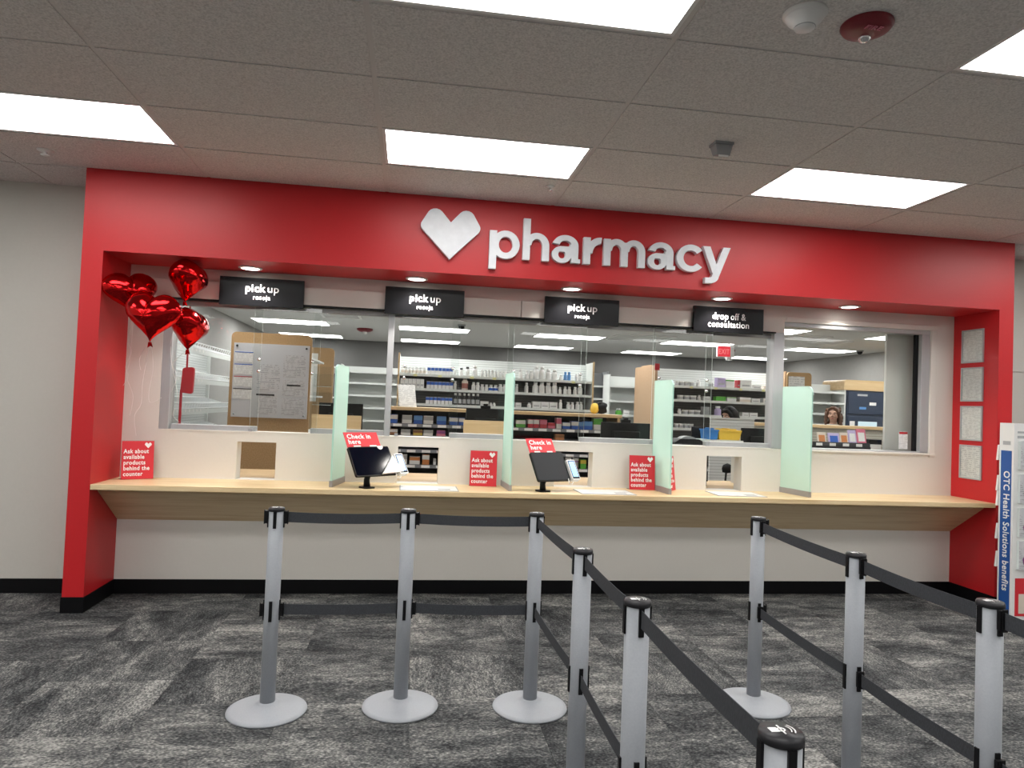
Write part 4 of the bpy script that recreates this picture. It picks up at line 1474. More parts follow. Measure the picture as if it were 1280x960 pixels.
# middle row
goods('box', 500, 530, 483, Yg, z2, .125, 'plain white box at the left end of the middle row of the central shelves', g2, n=6, dy=.12)
goods('box', 533, 566.5, 483, Yg, z2, .10, 'white box with a blue stripe in the middle row of the central shelves', g2, n=7, band='blue', gap=.86)
goods('bottle', 566.8, 571.2, 483, Yg, z2, .12, 'white bottle right of the blue striped boxes in the middle row', g2)
goods('bottle', 577, 585.5, 483, Yg, z2, .19, 'big pinkish bottle with a white cap in the middle row', g2, body='cream', label='amber')
goods('bottle', 589.5, 600, 483, Yg, z2, .115, 'one of two white bottles right of the pinkish bottle', g2, n=2)
goods('bottle', 600.5, 611, 483, Yg, z2, .09, 'small white bottle in the middle of the middle row', g2, n=2)
goods('bottle', 611, 623, 483, Yg, z2, .09, 'small white bottle with a blue label in the middle row', g2, n=2, label='blue')
goods('bottle', 623, 634, 483, Yg, z2, .105, 'small white bottle in the middle row left of the second divider', g2, n=2)
goods('bottle', 644, 648.5, 483, Yg, z2, .115, 'white bottle in the middle row just right of the second divider', g2)
goods('bottle', 656, 661, 483, Yg, z2, .14, 'slim white bottle standing alone in the middle row', g2)
goods('bottle', 666, 698, 483, Yg, z2, .16, 'one of four big white bottles in the right part of the middle row', g2, n=4)
goods('bottle', 698.5, 703, 483, Yg, z2, .10, 'small white bottle right of the four big ones in the middle row', g2)
goods('bottle', 704.5, 715, 483, Yg, z2, .11, 'one of two small white bottles in the right part of the middle row', g2, n=2)
goods('bottle', 717, 722, 483, Yg, z2, .11, 'single small white bottle near the right end of the middle row', g2)
goods('bottle', 722.5, 729, 483, Yg, z2, .155, 'white bottle at the right end of the middle row of the central shelves', g2)
# lower row
goods('box', 532, 565.5, 500, Yg, z3, .095, 'white box with a blue stripe in the lower row of the central shelves', g3, n=7, band='blue', gap=.86)
goods('bottle', 566.5, 600, 500, Yg, z3, .165, 'one of six white capped bottles with black necks in the lower row', g3, n=6, body='black', cap='white', label='grey', gap=.85)
goods('box', 601, 611, 500, Yg, z3, .065, 'low white box right of the black necked bottles', g3, n=2)
goods('bottle', 612, 620, 500, Yg, z3, .05, 'squat white jar in the lower row of the central shelves', g3, n=2)
goods('box', 644.5, 652, 500, Yg, z3, .065, 'low white box just right of the second divider in the lower row', g3)
goods('bottle', 659.5, 665, 500, Yg, z3, .07, 'short white bottle left of the three white cartons in the lower row', g3)
goods('box', 665.5, 697.5, 500, Yg, z3, .09, 'one of three wide white cartons in the lower row of the central shelves', g3, n=3)
goods('bottle', 698.8, 703.5, 500, Yg, z3, .13, 'slim white bottle right of the three white cartons', g3)
goods('bottle', 708.5, 718.5, 500, Yg, z3, .10, 'one of two white bottles in the right part of the lower row', g3, n=2)
goods('bottle', 720, 729.5, 500, Yg, z3, .11, 'white bottle at the right end of the lower row of the central shelves', g3, n=2)
for u, v in ((519, 468.5), (550, 470), (590, 470.5), (618, 472), (717, 476)):
    p_ = at(u, v, CY)
    o = tag(obj('shelf_tag', MB().box(-.025, .025, -.004, 0, -.03, .0), TAGY, None, loc=(p_[0], CY + .003, z1 - .004)), 'small yellow shelf tag under the top row of white bottles', 'tag', 'yellow tags on the bottle shelves')

# right shelves
h1, h2, h3, h4 = ['goods on shelf %s of the box shelves' % s for s in ('one', 'two', 'three', 'four')]
Yr = RY + .03
a1, a2, a3, a4 = zr
goods('tub', 844.5, 849.5, 480, Yr, a1, .07, 'white tub right beside the third divider on the highest box shelf', h1)
goods('tub', 849.5, 869, 480, Yr, a1, .07, 'white tub at the left of the highest box shelf', h1, n=3)
goods('bottle', 871, 877, 480, Yr, a1, .10, 'white bottle on the highest box shelf left of the glass edge', h1)
goods('tub', 886.5, 893, 480, Yr, a1, .075, 'white tub left of the lilac box on the highest shelf', h1)
goods('box', 896.6, 907, 480, Yr, a1, .14, 'tall lilac box on the highest box shelf', h1, body='lilac', gap=.98)
goods('box', 907.2, 918, 480, Yr, a1, .12, 'white box with a green side on the highest box shelf', h1, body='white', band='green', lo=.8)
goods('box', 922, 925, 480, Yr, a1, .115, 'narrow dark red box on the highest box shelf', h1, body='red')
goods('box', 925, 940, 480, Yr, a1, .12, 'wide white box right of the dark red one', h1)
goods('box', 940.6, 952, 480, Yr, a1, .06, 'low white box on the highest box shelf near the window post', h1)
goods('box', 955, 965.5, 480, Yr, a1, .05, 'low cream box at the right end of the highest box shelf', h1, body='cream')
goods('tub', 847.5, 872, 498, Yr, a2, .065, 'white tub with grey label on the second box shelf', h2, n=3)
goods('bottle', 872.5, 877, 498, Yr, a2, .075, 'white bottle right of the tubs on the second box shelf', h2)
goods('box', 879.5, 888, 498, Yr, a2, .06, 'white carton left of the bright green box', h2)
goods('box', 894.7, 907.5, 498, Yr, a2, .065, 'bright green box on the second box shelf', h2, body='lime', band='green', lo=.1)
goods('box', 908.5, 921, 498, Yr, a2, .065, 'white box right of the bright green box', h2, band='green', lo=.78)
goods('box', 924.5, 939, 498, Yr, a2, .07, 'cream and orange box on the second box shelf', h2, body='cream', band='white')
goods('box', 939.5, 950.5, 498, Yr, a2, .06, 'plain white box on the second box shelf left of the last carton', h2)
goods('box', 954, 966, 498, Yr, a2, .07, 'white carton at the right end of the second box shelf', h2)
goods('bottle', 847.5, 852.5, 516, Yr, a3, .075, 'white bottle at the left of the third box shelf', h3)
goods('tub', 853.5, 877, 516, Yr, a3, .065, 'white tub with grey label on the third box shelf', h3, n=3)
goods('box', 879, 887, 516, Yr, a3, .12, 'greyish carton at the glass edge on the third box shelf', h3, body='grey')
goods('bottle', 894.5, 903, 516, Yr, a3, .135, 'lilac bottle on the third box shelf left of the person with black hair', h3, body='lilac', cap='white')
goods('box', 928, 936.5, 516, Yr, a3, .06, 'small white box right of the person with black hair', h3)
goods('box', 937, 947.5, 516, Yr, a3, .06, 'second small white box right of the person with black hair', h3)
goods('tub', 843, 868, 532, Yr, a4, .065, 'white tub with grey label on the lowest visible box shelf', h4, n=4)
for u, v in ((864.5, 483.5), (895, 485), (926, 486.5), (954.5, 488)):
    p_ = at(u, v, RY)
    tag(obj('shelf_tag', MB().box(-.022, .022, -.004, 0, -.03, 0), TAGY, None, loc=(p_[0], RY + .003, a1 - .004)), 'small yellow shelf tag under the highest box shelf', 'tag', 'yellow tags on the box shelves')
# white bookcase goods
goods('bottle', 770.5, 779, 500, 7.32, 1.40, .11, 'green bottle on the white bookcase at the back', 'goods on the white bookcase', body='green', cap='white')
goods('box', 779.5, 787, 500, 7.32, 1.40, .09, 'white carton beside the green bottle on the white bookcase', 'goods on the white bookcase')
bagm = MB().lathe([(0, 0), (.16, .01), (.20, .07), (.15, .14), (.06, .18), (0, .18)], 16)
bagm.v = [(p[0] * 1.1, p[1] * .6 + .03 * math.sin(p[2] * 40 + p[0] * 20), p[2] * (1 + .2 * math.sin(p[0] * 25))) for p in bagm.v]
pb_ = at(777, 515, 7.45)
tag(obj('plastic_bag', bagm, mat('clear_plastic_bag', (.45, .46, .47), .25), None, loc=(pb_[0], 7.47, 1.15)), 'crumpled grey plastic bag on the white bookcase', 'bag')

# small boxes on the low shelving
gl, gm, gh = 'boxes on the upper row of the low shelving', 'boxes on the lower row of the low shelving', 'goods seen through the pass-throughs'
Yl = LY + .01
for u0, u1, c, b, hh, lb in ((486, 497, 'blue', 'white', .09, 'blue medicine box at the left end of the low shelving'), (502, 515, 'white', 'grey', .085, 'white medicine box between two blue boxes at the left of the low shelving'),
                             (516.6, 528.3, 'blue', 'sky', .085, 'second blue medicine box from the left on the low shelving'), (529, 541.8, 'white', 'grey', .085, 'white medicine box left of the third blue box on the low shelving'),
                             (545.6, 558, 'blue', 'sky', .085, 'third blue medicine box on the low shelving'), (561.6, 572.5, 'blue', 'white', .08, 'blue and white box left of the wood screen panel'),
                             (573, 581, 'blue', 'white', .08, 'last blue box before the wood screen panel'),
                             (644.8, 657.3, 'green', 'white', .08, 'green box on the low shelving right of the second divider'), (659.8, 666.5, 'red', 'white', .09, 'leftmost red box on the low shelving'),
                             (666.8, 674, 'red', 'white', .09, 'middle red box on the low shelving'), (674.6, 684, 'red', 'pink', .09, 'rightmost red box on the low shelving'),
                             (684.6, 694.4, 'pink', 'red', .06, 'low pink box on the low shelving'), (695.3, 702, 'white', 'pink', .115, 'tall pink and white box on the low shelving'),
                             (703, 713.2, 'blue', 'white', .07, 'blue box right of the tall pink and white one'), (714, 723.5, 'blue', 'white', .085, 'blue and white box in the right part of the low shelving'),
                             (724, 729.8, 'blue', 'sky', .08, 'narrow blue box at the glass edge on the low shelving'), (730.3, 741, 'blue', 'sky', .09, 'wide blue box left of the green and white bag'),
                             (741.8, 753.5, 'white', 'green', .13, 'tall white and green pack at the right end of the low shelving')):
    goods('box', u0, u1, 530, Yl, za, hh, lb, gl, body=c, band=b, lo=.45)
for u0, u1, c, b, lb in ((485.6, 497, 'brown', 'white', 'brown box at the left of the lower row of the low shelving'), (500.5, 513.4, 'white', 'grey', 'white box left of the yellow one in the lower row'),
                         (516, 528.4, 'yellow', 'brown', 'yellow box in the lower row of the low shelving'), (529, 541.6, 'white', 'grey', 'white box right of the yellow one in the lower row'),
                         (545.6, 557, 'pink', 'purple', 'pink box in the lower row of the low shelving'), (694, 706, 'orange', 'brown', 'orange box in the lower row near the second check-in sign')):
    goods('box', u0, u1, 541, Yl, zb, .06, lb, gm, body=c, band=b, lo=.45)
zp = ZSH[3]
for u0, u1, c, b, hh, lb in ((499, 509, 'white', 'grey', .10, 'white box at the left inside the second pass-through'), (511.3, 525.3, 'white', 'orange', .08, 'white and orange box inside the second pass-through'),
                             (527.5, 537, 'orange', 'white', .105, 'white and rust box inside the second pass-through'), (541.8, 545, 'white', 'grey', .06, 'narrow white box at the right inside the second pass-through')):
    goods('box', u0, u1, 575, Yl, zp, hh, lb, gh, body=c, band=b, lo=.5)
for u0, u1, lb in ((707, 715.5, 'left dark bottle with a big white cap seen through the third pass-through'), (716, 724.5, 'right dark bottle with a big white cap seen through the third pass-through')):
    goods('tub', u0, u1, 578, Yl, zp, .115, lb, gh, body='purple', cap='white', label='grey', nm='capped_jar')
goods('box', 725.5, 733, 578, Yl, zp, .10, 'green and yellow box seen through the third pass-through', gh, body='green', band='yellow')

# tilted sheet on the ledge
pp = at(510, 512, 2.40)
t = thing('sheet_stand', 'tilted white printed sheet standing on the maple ledge', 'sign', (pp[0], 2.42, zt + .035), 0)
sh = MB().box(-.09, .09, 0, .003, 0, .235)
sh.v = [(p[0] - p[2] * .13, p[1] + p[2] * .25, p[2]) for p in sh.v]
obj('sheet', sh, PRINT2, t)
obj('easel_foot', MB().box(-.06, .06, .0, .09, 0, .004), ACRYL, t)

# ------------------------------------------------------------------ screens on the inner worktop
def monitor(u0, u1, vtop, y, hh, lb, cam_=False, yaw=0.0):
    x0, x1 = at(u0, vtop, y)[0], at(u1, vtop, y)[0]
    ztop = at((u0 + u1) / 2, vtop, y)[2]
    w = max(x1 - x0, .30)
    t = thing('monitor', lb, 'monitor', ((x0 + x1) / 2, y, ZC - .002), yaw, 'monitors on the inner worktop')
    zt_ = ztop - ZC + .002
    obj('screen_back', MB().box(-w / 2, w / 2, 0, .03, zt_ - hh, zt_), BLACKM, t, bevel=.004)
    obj('rear_bulge', MB().box(-w * .28, w * .28, -.025, 0, zt_ - hh * .8, zt_ - hh * .25), BLACK, t, bevel=.008)
    obj('screen_face', MB().box(-w / 2 + .01, w / 2 - .01, .03, .032, zt_ - hh + .012, zt_ - .012), SCREEN, t)
    obj('neck', MB().box(-.03, .03, -.02, 0, .01, zt_ - hh * .5), BLACK, t)
    obj('foot', MB().box(-.11, .11, -.09, .09, 0, .014), BLACK, t, bevel=.004)
    if cam_:
        c = obj('webcam', MB().box(-.045, .045, .0, .03, zt_, zt_ + .028).box(-.02, .02, -.008, .038, zt_ + .028, zt_ + .045), BLACK, t, bevel=.005)
    return t


monitor(399, 454, 504, 1.09, .34, 'black monitor behind the leftmost wood screen panel', True)
monitor(583, 631, 511, 1.09, .34, 'black monitor behind the second wood screen panel', True)
monitor(752, 813, 528.5, 1.00, .30, 'wide black monitor between the third window and the third divider', True)
monitor(930, 964, 535.5, .95, .28, 'black monitor right of the yellow bin')
for u0, u1, v0, lb in ((390, 452, 518.5, 'maple screen panel behind the leftmost divider'), (579.5, 630.5, 525.5, 'maple screen panel behind the second divider')):
    a_, b_ = at(u0, v0, .88), at(u1, v0, .88)
    t = thing('privacy_panel', lb, 'panel', (a_[0], .86, ZC - .002), 0, 'maple screen panels on the inner worktop')
    obj('board', MB().box(0, b_[0] - a_[0], 0, .02, 0, (a_[2] + b_[2]) / 2 - ZC), MAPLEIN, t, bevel=.002)
    obj('foot', MB().box(.02, .05, .02, .10, 0, .10).box(b_[0] - a_[0] - .05, b_[0] - a_[0] - .02, .02, .10, 0, .10), MAPLEIN, t)

# riser with bins behind the drop off window
a_, b_ = at(868, 546, 1.05), at(926, 552, 1.05)
t = thing('bin_riser', 'small white riser shelf carrying the blue and yellow bins', 'shelf', ((a_[0] + b_[0]) / 2, 1.02, ZC - .002), -.04)
rw = (b_[0] - a_[0]) / 2 - .03
rz_ = 1.262 - ZC
obj('deck', MB().box(-rw, rw, -.08, .15, rz_ - .014, rz_), SHELFW, t)
for s in (-1, 1):
    obj('leg', MB().box(s * rw - .01, s * rw + .01, -.08, .15, 0, rz_ - .014), SHELFW, t)
for u0, u1, m_, lb in ((883.5, 896.3, BLU, 'blue plastic bin behind the drop off window'), (897, 925, YEL, 'yellow plastic bin behind the drop off window')):
    a_, b_ = at(u0, 540, 1.0), at(u1, 540, 1.0)
    t = thing('plastic_bin', lb, 'bin', ((a_[0] + b_[0]) / 2, 1.03, 1.262), -.04)
    w = (b_[0] - a_[0]) / 2
    bmz = MB()
    v = [(-w * .88, -.05, 0), (w * .88, -.05, 0), (w * .88, .12, 0), (-w * .88, .12, 0), (-w, -.065, .085), (w, -.065, .085), (w, .135, .085), (-w, .135, .085)]
    bmz.add(v, [(0, 3, 2, 1), (0, 1, 5, 4), (2, 3, 7, 6), (1, 2, 6, 5), (3, 0, 4, 7)])
    bmz.add([(p[0] * .94, p[1] * .94, max(p[2], .006)) for p in v], [(1, 2, 3, 0), (4, 5, 1, 0), (6, 7, 3, 2), (5, 6, 2, 1), (7, 4, 0, 3)])
    obj('tray', bmz, m_, t, fixn=False)
    rim = MB()
    for q in ((-w - .006, w + .006, -.071, -.060), (-w - .006, w + .006, .130, .141), (-w - .006, -w + .006, -.06, .13), (w - .006, w + .006, -.06, .13)):
        rim.box(q[0], q[1], q[2], q[3], .078, .090)
    obj('rim', rim, m_, t)
    obj('divider', MB().box(-.004, .004, -.05, .12, .01, .105).box(-w * .9, w * .9, .03, .036, .01, .10), m_, t)
a_ = at(872, 532, 1.24)
t = thing('receipt_screen', 'small tilted black screen left of the blue bin', 'screen', (a_[0] + .02, 1.24, ZC - .002), .0)
obj('panel', MB().box(-.075, .075, 0, .02, .385, .51), BLACK, t, bevel=.003)
obj('arm', MB().box(-.012, .012, .02, .04, .01, .45), BLACK, t)
obj('foot', MB().box(-.08, .08, -.04, .055, 0, .012), BLACK, t)
a_ = at(861, 552, .80)
t = thing('label_printer', 'low black printer on the inner worktop beside the third divider', 'printer', (a_[0], .82, ZC - .002))
obj('housing', MB().prism(round_poly([(-.15, 0, .01), (.15, 0, .01), (.15, .37, .03), (.07, .412, .03), (-.10, .412, .03), (-.15, .38, .02)]), -.08, .12), BLACKM, t, bevel=.003)
obj('paper_roll_cover', MB().prism([(-.06 + .0, .412)] + [(.0 + .07 * math.cos(math.radians(k)), .405 + .03 * math.sin(math.radians(k))) for k in range(0, 181, 20)], -.02, .08), GREYP, t)

# clear brochure holders on the second pane
for u, v, lb in ((391, 483, 'upper clear acrylic holder on the window beside the leftmost divider'), (390, 506, 'lower clear acrylic holder on the window beside the leftmost divider')):
    p_ = at(u, v, .55)
    t = thing('brochure_holder', lb, 'holder', (p_[0], .5445, p_[2]), 0, 'clear holders on the window')
    obj('back_sheet', MB().box(0, .14, 0, .003, 0, .16, 0, 1), [ACRYL, GEDGE], t)
    obj('front_pocket', MB().prism([(0, 0), (.14, 0), (.155, .10), (.0, .10)], .03, .033, 0, 1), [ACRYL, GEDGE], t)
    obj('pocket_floor', MB().box(0, .14, .003, .033, 0, .003), GEDGE, t)

# card rack in the right window
rk = thing('card_rack', 'black countertop rack holding colourful leaflets in the right window', 'rack', (5.10, .78, 0))
obj('stand', MB().box(-.06, .52, -.02, .10, ZC - .002, 1.25), DARKS, rk)
obj('lip', MB().box(-.06, .50, -.04, -.03, 1.245, 1.285).box(-.06, .50, -.04, -.02, 1.24, 1.25), DARKS, rk)
for k in range(4):
    obj('price_tag', MB().box(-.03 + k * .13, .03 + k * .13, -.043, -.0405, 1.25, 1.275), PAPER, rk)
CARDS = [(1019.5, 1030, 540, 'cream', 'orange', 'leftmost leaflet with an orange picture in the right window rack'), (1033, 1046.5, 541, 'lilac', 'blue', 'wide lilac and blue leaflet in the right window rack'),
         (1047.5, 1057.5, 540.5, 'cream', 'orange', 'second orange picture leaflet, right of the lilac one'), (1058.5, 1068, 537.5, 'lilac', 'white', 'pale lilac leaflet in the right window rack'),
         (1069, 1080, 536, 'pink', 'white', 'pink leaflet at the right end of the window rack')]
for u0, u1, vt, c, b, lb in CARDS:
    a_, b_ = at(u0, vt, .79), at(u1, vt, .79)
    w = b_[0] - a_[0]
    t = thing('leaflet', lb, 'leaflet', (a_[0] + w / 2, .742, 1.2505), 0, 'leaflets in the right window rack')
    hh = a_[2] - 1.2505
    m_ = MB().box(-w / 2, w / 2, 0, .012, 0, hh)
    m_.v = [(p[0], p[1] + p[2] * .22, p[2]) for p in m_.v]
    obj('stack', m_, PM[c], t)
    m_ = MB().box(-w * .36, w * .36, -.001, -.0002, hh * .30, hh * .80)
    m_.v = [(p[0], p[1] + p[2] * .22, p[2]) for p in m_.v]
    obj('picture', m_, PM[b], t)
a_ = at(1085, 545, .95)
t = thing('stapler_box', 'small grey and black desk box beside the leaflets', 'box', (a_[0] + .03, .93, 0))
obj('pedestal', MB().box(-.05, .07, -.03, .10, ZC - .002, 1.27), PWHITE, t)
obj('case', MB().box(-.055, .075, -.035, .105, 1.27, 1.315), BLACKM, t, bevel=.004)

# navy cabinets
cb = thing('navy_cabinet', 'tall navy dispensing cabinets under a maple header seen in the right window', 'cabinet', (at(1059.5, 490, 5.53)[0], 5.55, 0))
obj('body', MB().box(0, 1.40, 0, .6, 0, 1.97), NAVY, cb, bevel=.004)
obj('header', MB().prism(round_poly([(-.06, 1.97, 0), (1.43, 1.97, 0), (1.43, 2.14, .05), (-.06, 2.14, .05)]), -.02, .6), MAPLEIN, cb)
for k in range(2):
    x = .02 + k * .69
    d = obj('door', MB().box(x, x + .66, -.02, 0, 1.58, 1.95), NAVY, cb, bevel=.004)
    obj('status_plate', MB().box(x + .38, x + .50, -.023, -.02, 1.73, 1.78), PAPER, d)
    obj('small_light', MB().box(x + .20, x + .32, -.022, -.02, 1.66, 1.70), PM['sky'], d)
    d = obj('lower_door', MB().box(x, x + .66, -.02, 0, .2, 1.54), NAVY, cb, bevel=.004)
    obj('lit_bay', MB().box(x + .18, x + .52, -.024, -.02, 1.10, 1.46), mat('lit_bay_face', (.5, .6, .65), .3, emit=(.55, .75, .85), es=.35), d)
    obj('side_label', MB().box(x + .03, x + .12, -.023, -.02, 1.15, 1.46), PAPER, d)
# tile on the printed header band
obj('header_print', MB().box(.18, .36, -.0225, -.0205, 1.88, 1.91), PM['grey'], cb)

# ------------------------------------------------------------------ things under the pharmacy ceiling
p_ = (6.9, 6.6)
t = thing('exit_sign', 'red lit exit sign hanging from the pharmacy ceiling', 'sign', (7.00, 6.75, HI))
obj('bracket', MB().box(-.08, .08, -.02, .02, -.05, 0), PWHITE, t)
obj('case', MB().box(-.15, .17, -.025, .025, -.25, -.05), PWHITE, t, bevel=.004)
fc = obj('lit_face', MB().box(-.15, .09, -.027, -.025, -.24, -.06), mat('exit_red', (.5, .02, .03), .4, emit=(1.0, .05, .08), es=.55), t)
lettering(t, 'EXIT', .13, (-.03, -.029, -.195), m=mat('exit_letter', (.7, .2, .2), .4, emit=(1.0, .35, .35), es=.5), fit=.2, bold=.01)
obj('lamp_head', MB().lathe([(0, 0), (.04, 0), (.06, -.05), (0, -.06)], 14, (.08, 0, -.25)), PWHITE, t)
for x, y, lb in ((.60, 7.6, 'dark red alarm on the pharmacy ceiling left of the second window post'), (7.6, 7.9, 'dark red alarm on the pharmacy ceiling right of the exit sign')):
    t = thing('fire_alarm', lb, 'alarm', (x, y, HI))
    obj('housing', MB().lathe([(0, 0), (.14, 0), (.14, -.03), (.09, -.055), (0, -.06)], 24), DRED, t)
    obj('strobe', MB().lathe([(.04, -.055), (.04, -.09), (0, -.10)], 12), PWHITE, t)
for x, y, lb in ((2.218, 6.13, 'dark dome camera on the pharmacy ceiling below the second pick up sign'), (9.6, 6.7, 'dark dome camera on the pharmacy ceiling above the navy cabinets')):
    t = thing('dome_camera', lb, 'camera', (x, y, HI))
    obj('ring', MB().lathe([(0, 0), (.065, 0), (.065, -.02), (.05, -.025), (0, -.025)], 20), GREYP, t)
    obj('dome', MB().lathe([(.05, -.025), (.046, -.05), (.028, -.072), (0, -.078)], 20), BLACK, t)
for x, y, w, d_, lb in ((.36, 5.75, .6, .6, 'square air vent in the pharmacy ceiling left of the second window post'), (5.35, 6.6, 1.0, 1.0, 'large square white air diffuser in the pharmacy ceiling'),
                        (8.3, 5.6, .5, .5, 'air vent in the pharmacy ceiling above the right window'), (7.6, 5.2, .6, .6, 'air vent in the pharmacy ceiling right of the exit sign')):
    t = thing('air_vent', lb, 'vent', (x, y, HI))
    fr = MB()
    a = w / 2
    for q in ((-a, a, -a, -a + .04), (-a, a, a - .04, a), (-a, -a + .04, -a + .04, a - .04), (a - .04, a, -a + .04, a - .04)):
        fr.box(q[0], q[1], q[2], q[3], -.015, 0)
    obj('frame', fr, PWHITE, t)
    obj('duct_face', MB().box(-a + .04, a - .04, -a + .04, a - .04, -.003, 0), GREYP if w < .9 else SHELFW, t)
    for k in range(5):
        y_ = -a + .06 + (2 * a - .12) * k / 4.6
        l_ = MB().box(-a + .04, a - .04, y_, y_ + .035, -.012, -.006)
        obj('louvre', l_, PWHITE, t)

# chair and boxes seen through the drop off pass-through
p_ = at(912, 577, 2.0)
t = thing('desk_stool', 'black round backed stool seen through the drop off pass-through', 'stool', (p_[0], 2.05, 0))
bk_ = MB().lathe([(0, 0), (.055, .01), (.062, .05), (.05, .09), (0, .11)], 16, (0, 0, .86))
bk_.v = [(p[0], p[1] * .5, p[2]) for p in bk_.v]
obj('back_pad', bk_, BLACKM, t)
obj('back_post', MB().tube([(0, .02, .90), (0, .05, .70), (0, .02, .50)], .012, 8), BLACK, t)
obj('seat', MB().lathe([(0, .47), (.17, .47), (.19, .50), (.17, .53), (0, .54)], 24, (0, -.12, 0)), BLACKM, t)
obj('column', MB().tube([(0, -.12, .08), (0, -.12, .47)], .025, 10), BLACK, t)
for k in range(5):
    a = k * 2 * PI / 5
    obj('leg', MB().tube([(0, -.12, .09), (.24 * math.cos(a), -.12 + .24 * math.sin(a), .03)], .016, 6, radii=[.02, .012]).box(.24 * math.cos(a) - .02, .24 * math.cos(a) + .02, -.12 + .24 * math.sin(a) - .02, -.12 + .24 * math.sin(a) + .02, 0, .035), BLACK, t)
p_ = at(909, 593, 1.55)
t = thing('brown_carton', 'small brown carton seen through the drop off pass-through', 'box', (p_[0], 1.24, ZC - .002))
obj('carton', MB().box(-.028, .028, -.03, .05, 0, .14), CARDB, t, bevel=.001)
obj('flap', MB().box(-.028, .028, -.03, .01, .14, .142), CARDB, t)

# ------------------------------------------------------------------ people
SKIN = mat('skin', (0.48, 0.28, 0.20), 0.5)
SKIN2 = mat('tan_skin', (0.36, 0.20, 0.13), 0.5)
HAIRB = mat('black_hair', (0.008, 0.007, 0.008), 0.5, spec=0.15, build=speckle((0.003, 0.003, 0.004), (0.010, 0.009, 0.009), 40, (1, 1, .15)))
HAIRC = mat('brown_hair', (0.10, 0.045, 0.025), 0.5, build=speckle((0.05, 0.022, 0.012), (0.17, 0.08, 0.045), 55))
COAT = mat('pale_tunic', (0.50, 0.50, 0.48), 0.8)
DARKC = mat('dark_tunic', (0.03, 0.035, 0.05), 0.8)
TROUS = mat('dark_trousers', (0.02, 0.02, 0.025), 0.8)


def loft(mb, rings, n=20):
    """rings: (centre, rx, ry) stacked, closed at both ends"""
    st = []
    for c, rx, ry in rings:
        st.append(len(mb.v))
        for k in range(n):
            a = 2 * PI * k / n
            mb.v.append((c[0] + rx * math.cos(a), c[1] + ry * math.sin(a), c[2]))
    for j in range(len(st) - 1):
        for k in range(n):
            k2 = (k + 1) % n
            mb.f.append((st[j] + k, st[j] + k2, st[j + 1] + k2, st[j + 1] + k))
    mb.f.append(tuple(st[0] + k for k in range(n - 1, -1, -1)))
    mb.f.append(tuple(st[-1] + k for k in range(n)))
    mb.m = [0] * len(mb.f)
    mb.s = [True] * len(mb.f)


def remesh(o, vox):
    r = o.modifiers.new('remesh', 'REMESH')
    r.mode = 'VOXEL'
    r.voxel_size = vox
    r.use_smooth_shade = True
    s = o.modifiers.new('smooth', 'SMOOTH')
    s.factor = .5
    s.iterations = 3


def ellipsoid(mb, c, r, n=16, m=10, M=None):
    prof = [(math.sin(PI * k / m), -math.cos(PI * k / m)) for k in range(m + 1)]
    o = len(mb.v)
    t = MB().lathe([(a if a > 1e-5 else 0, b) for a, b in prof], n)
    pts = [Vector((p[0] * r[0], p[1] * r[1], p[2] * r[2])) for p in t.v]
    if M:
        pts = [M @ p for p in pts]
    mb.v += [tuple(p + Vector(c)) for p in pts]
    for f in t.f:
        mb.f.append(tuple(i + o for i in f))
        mb.m.append(0)
        mb.s.append(True)


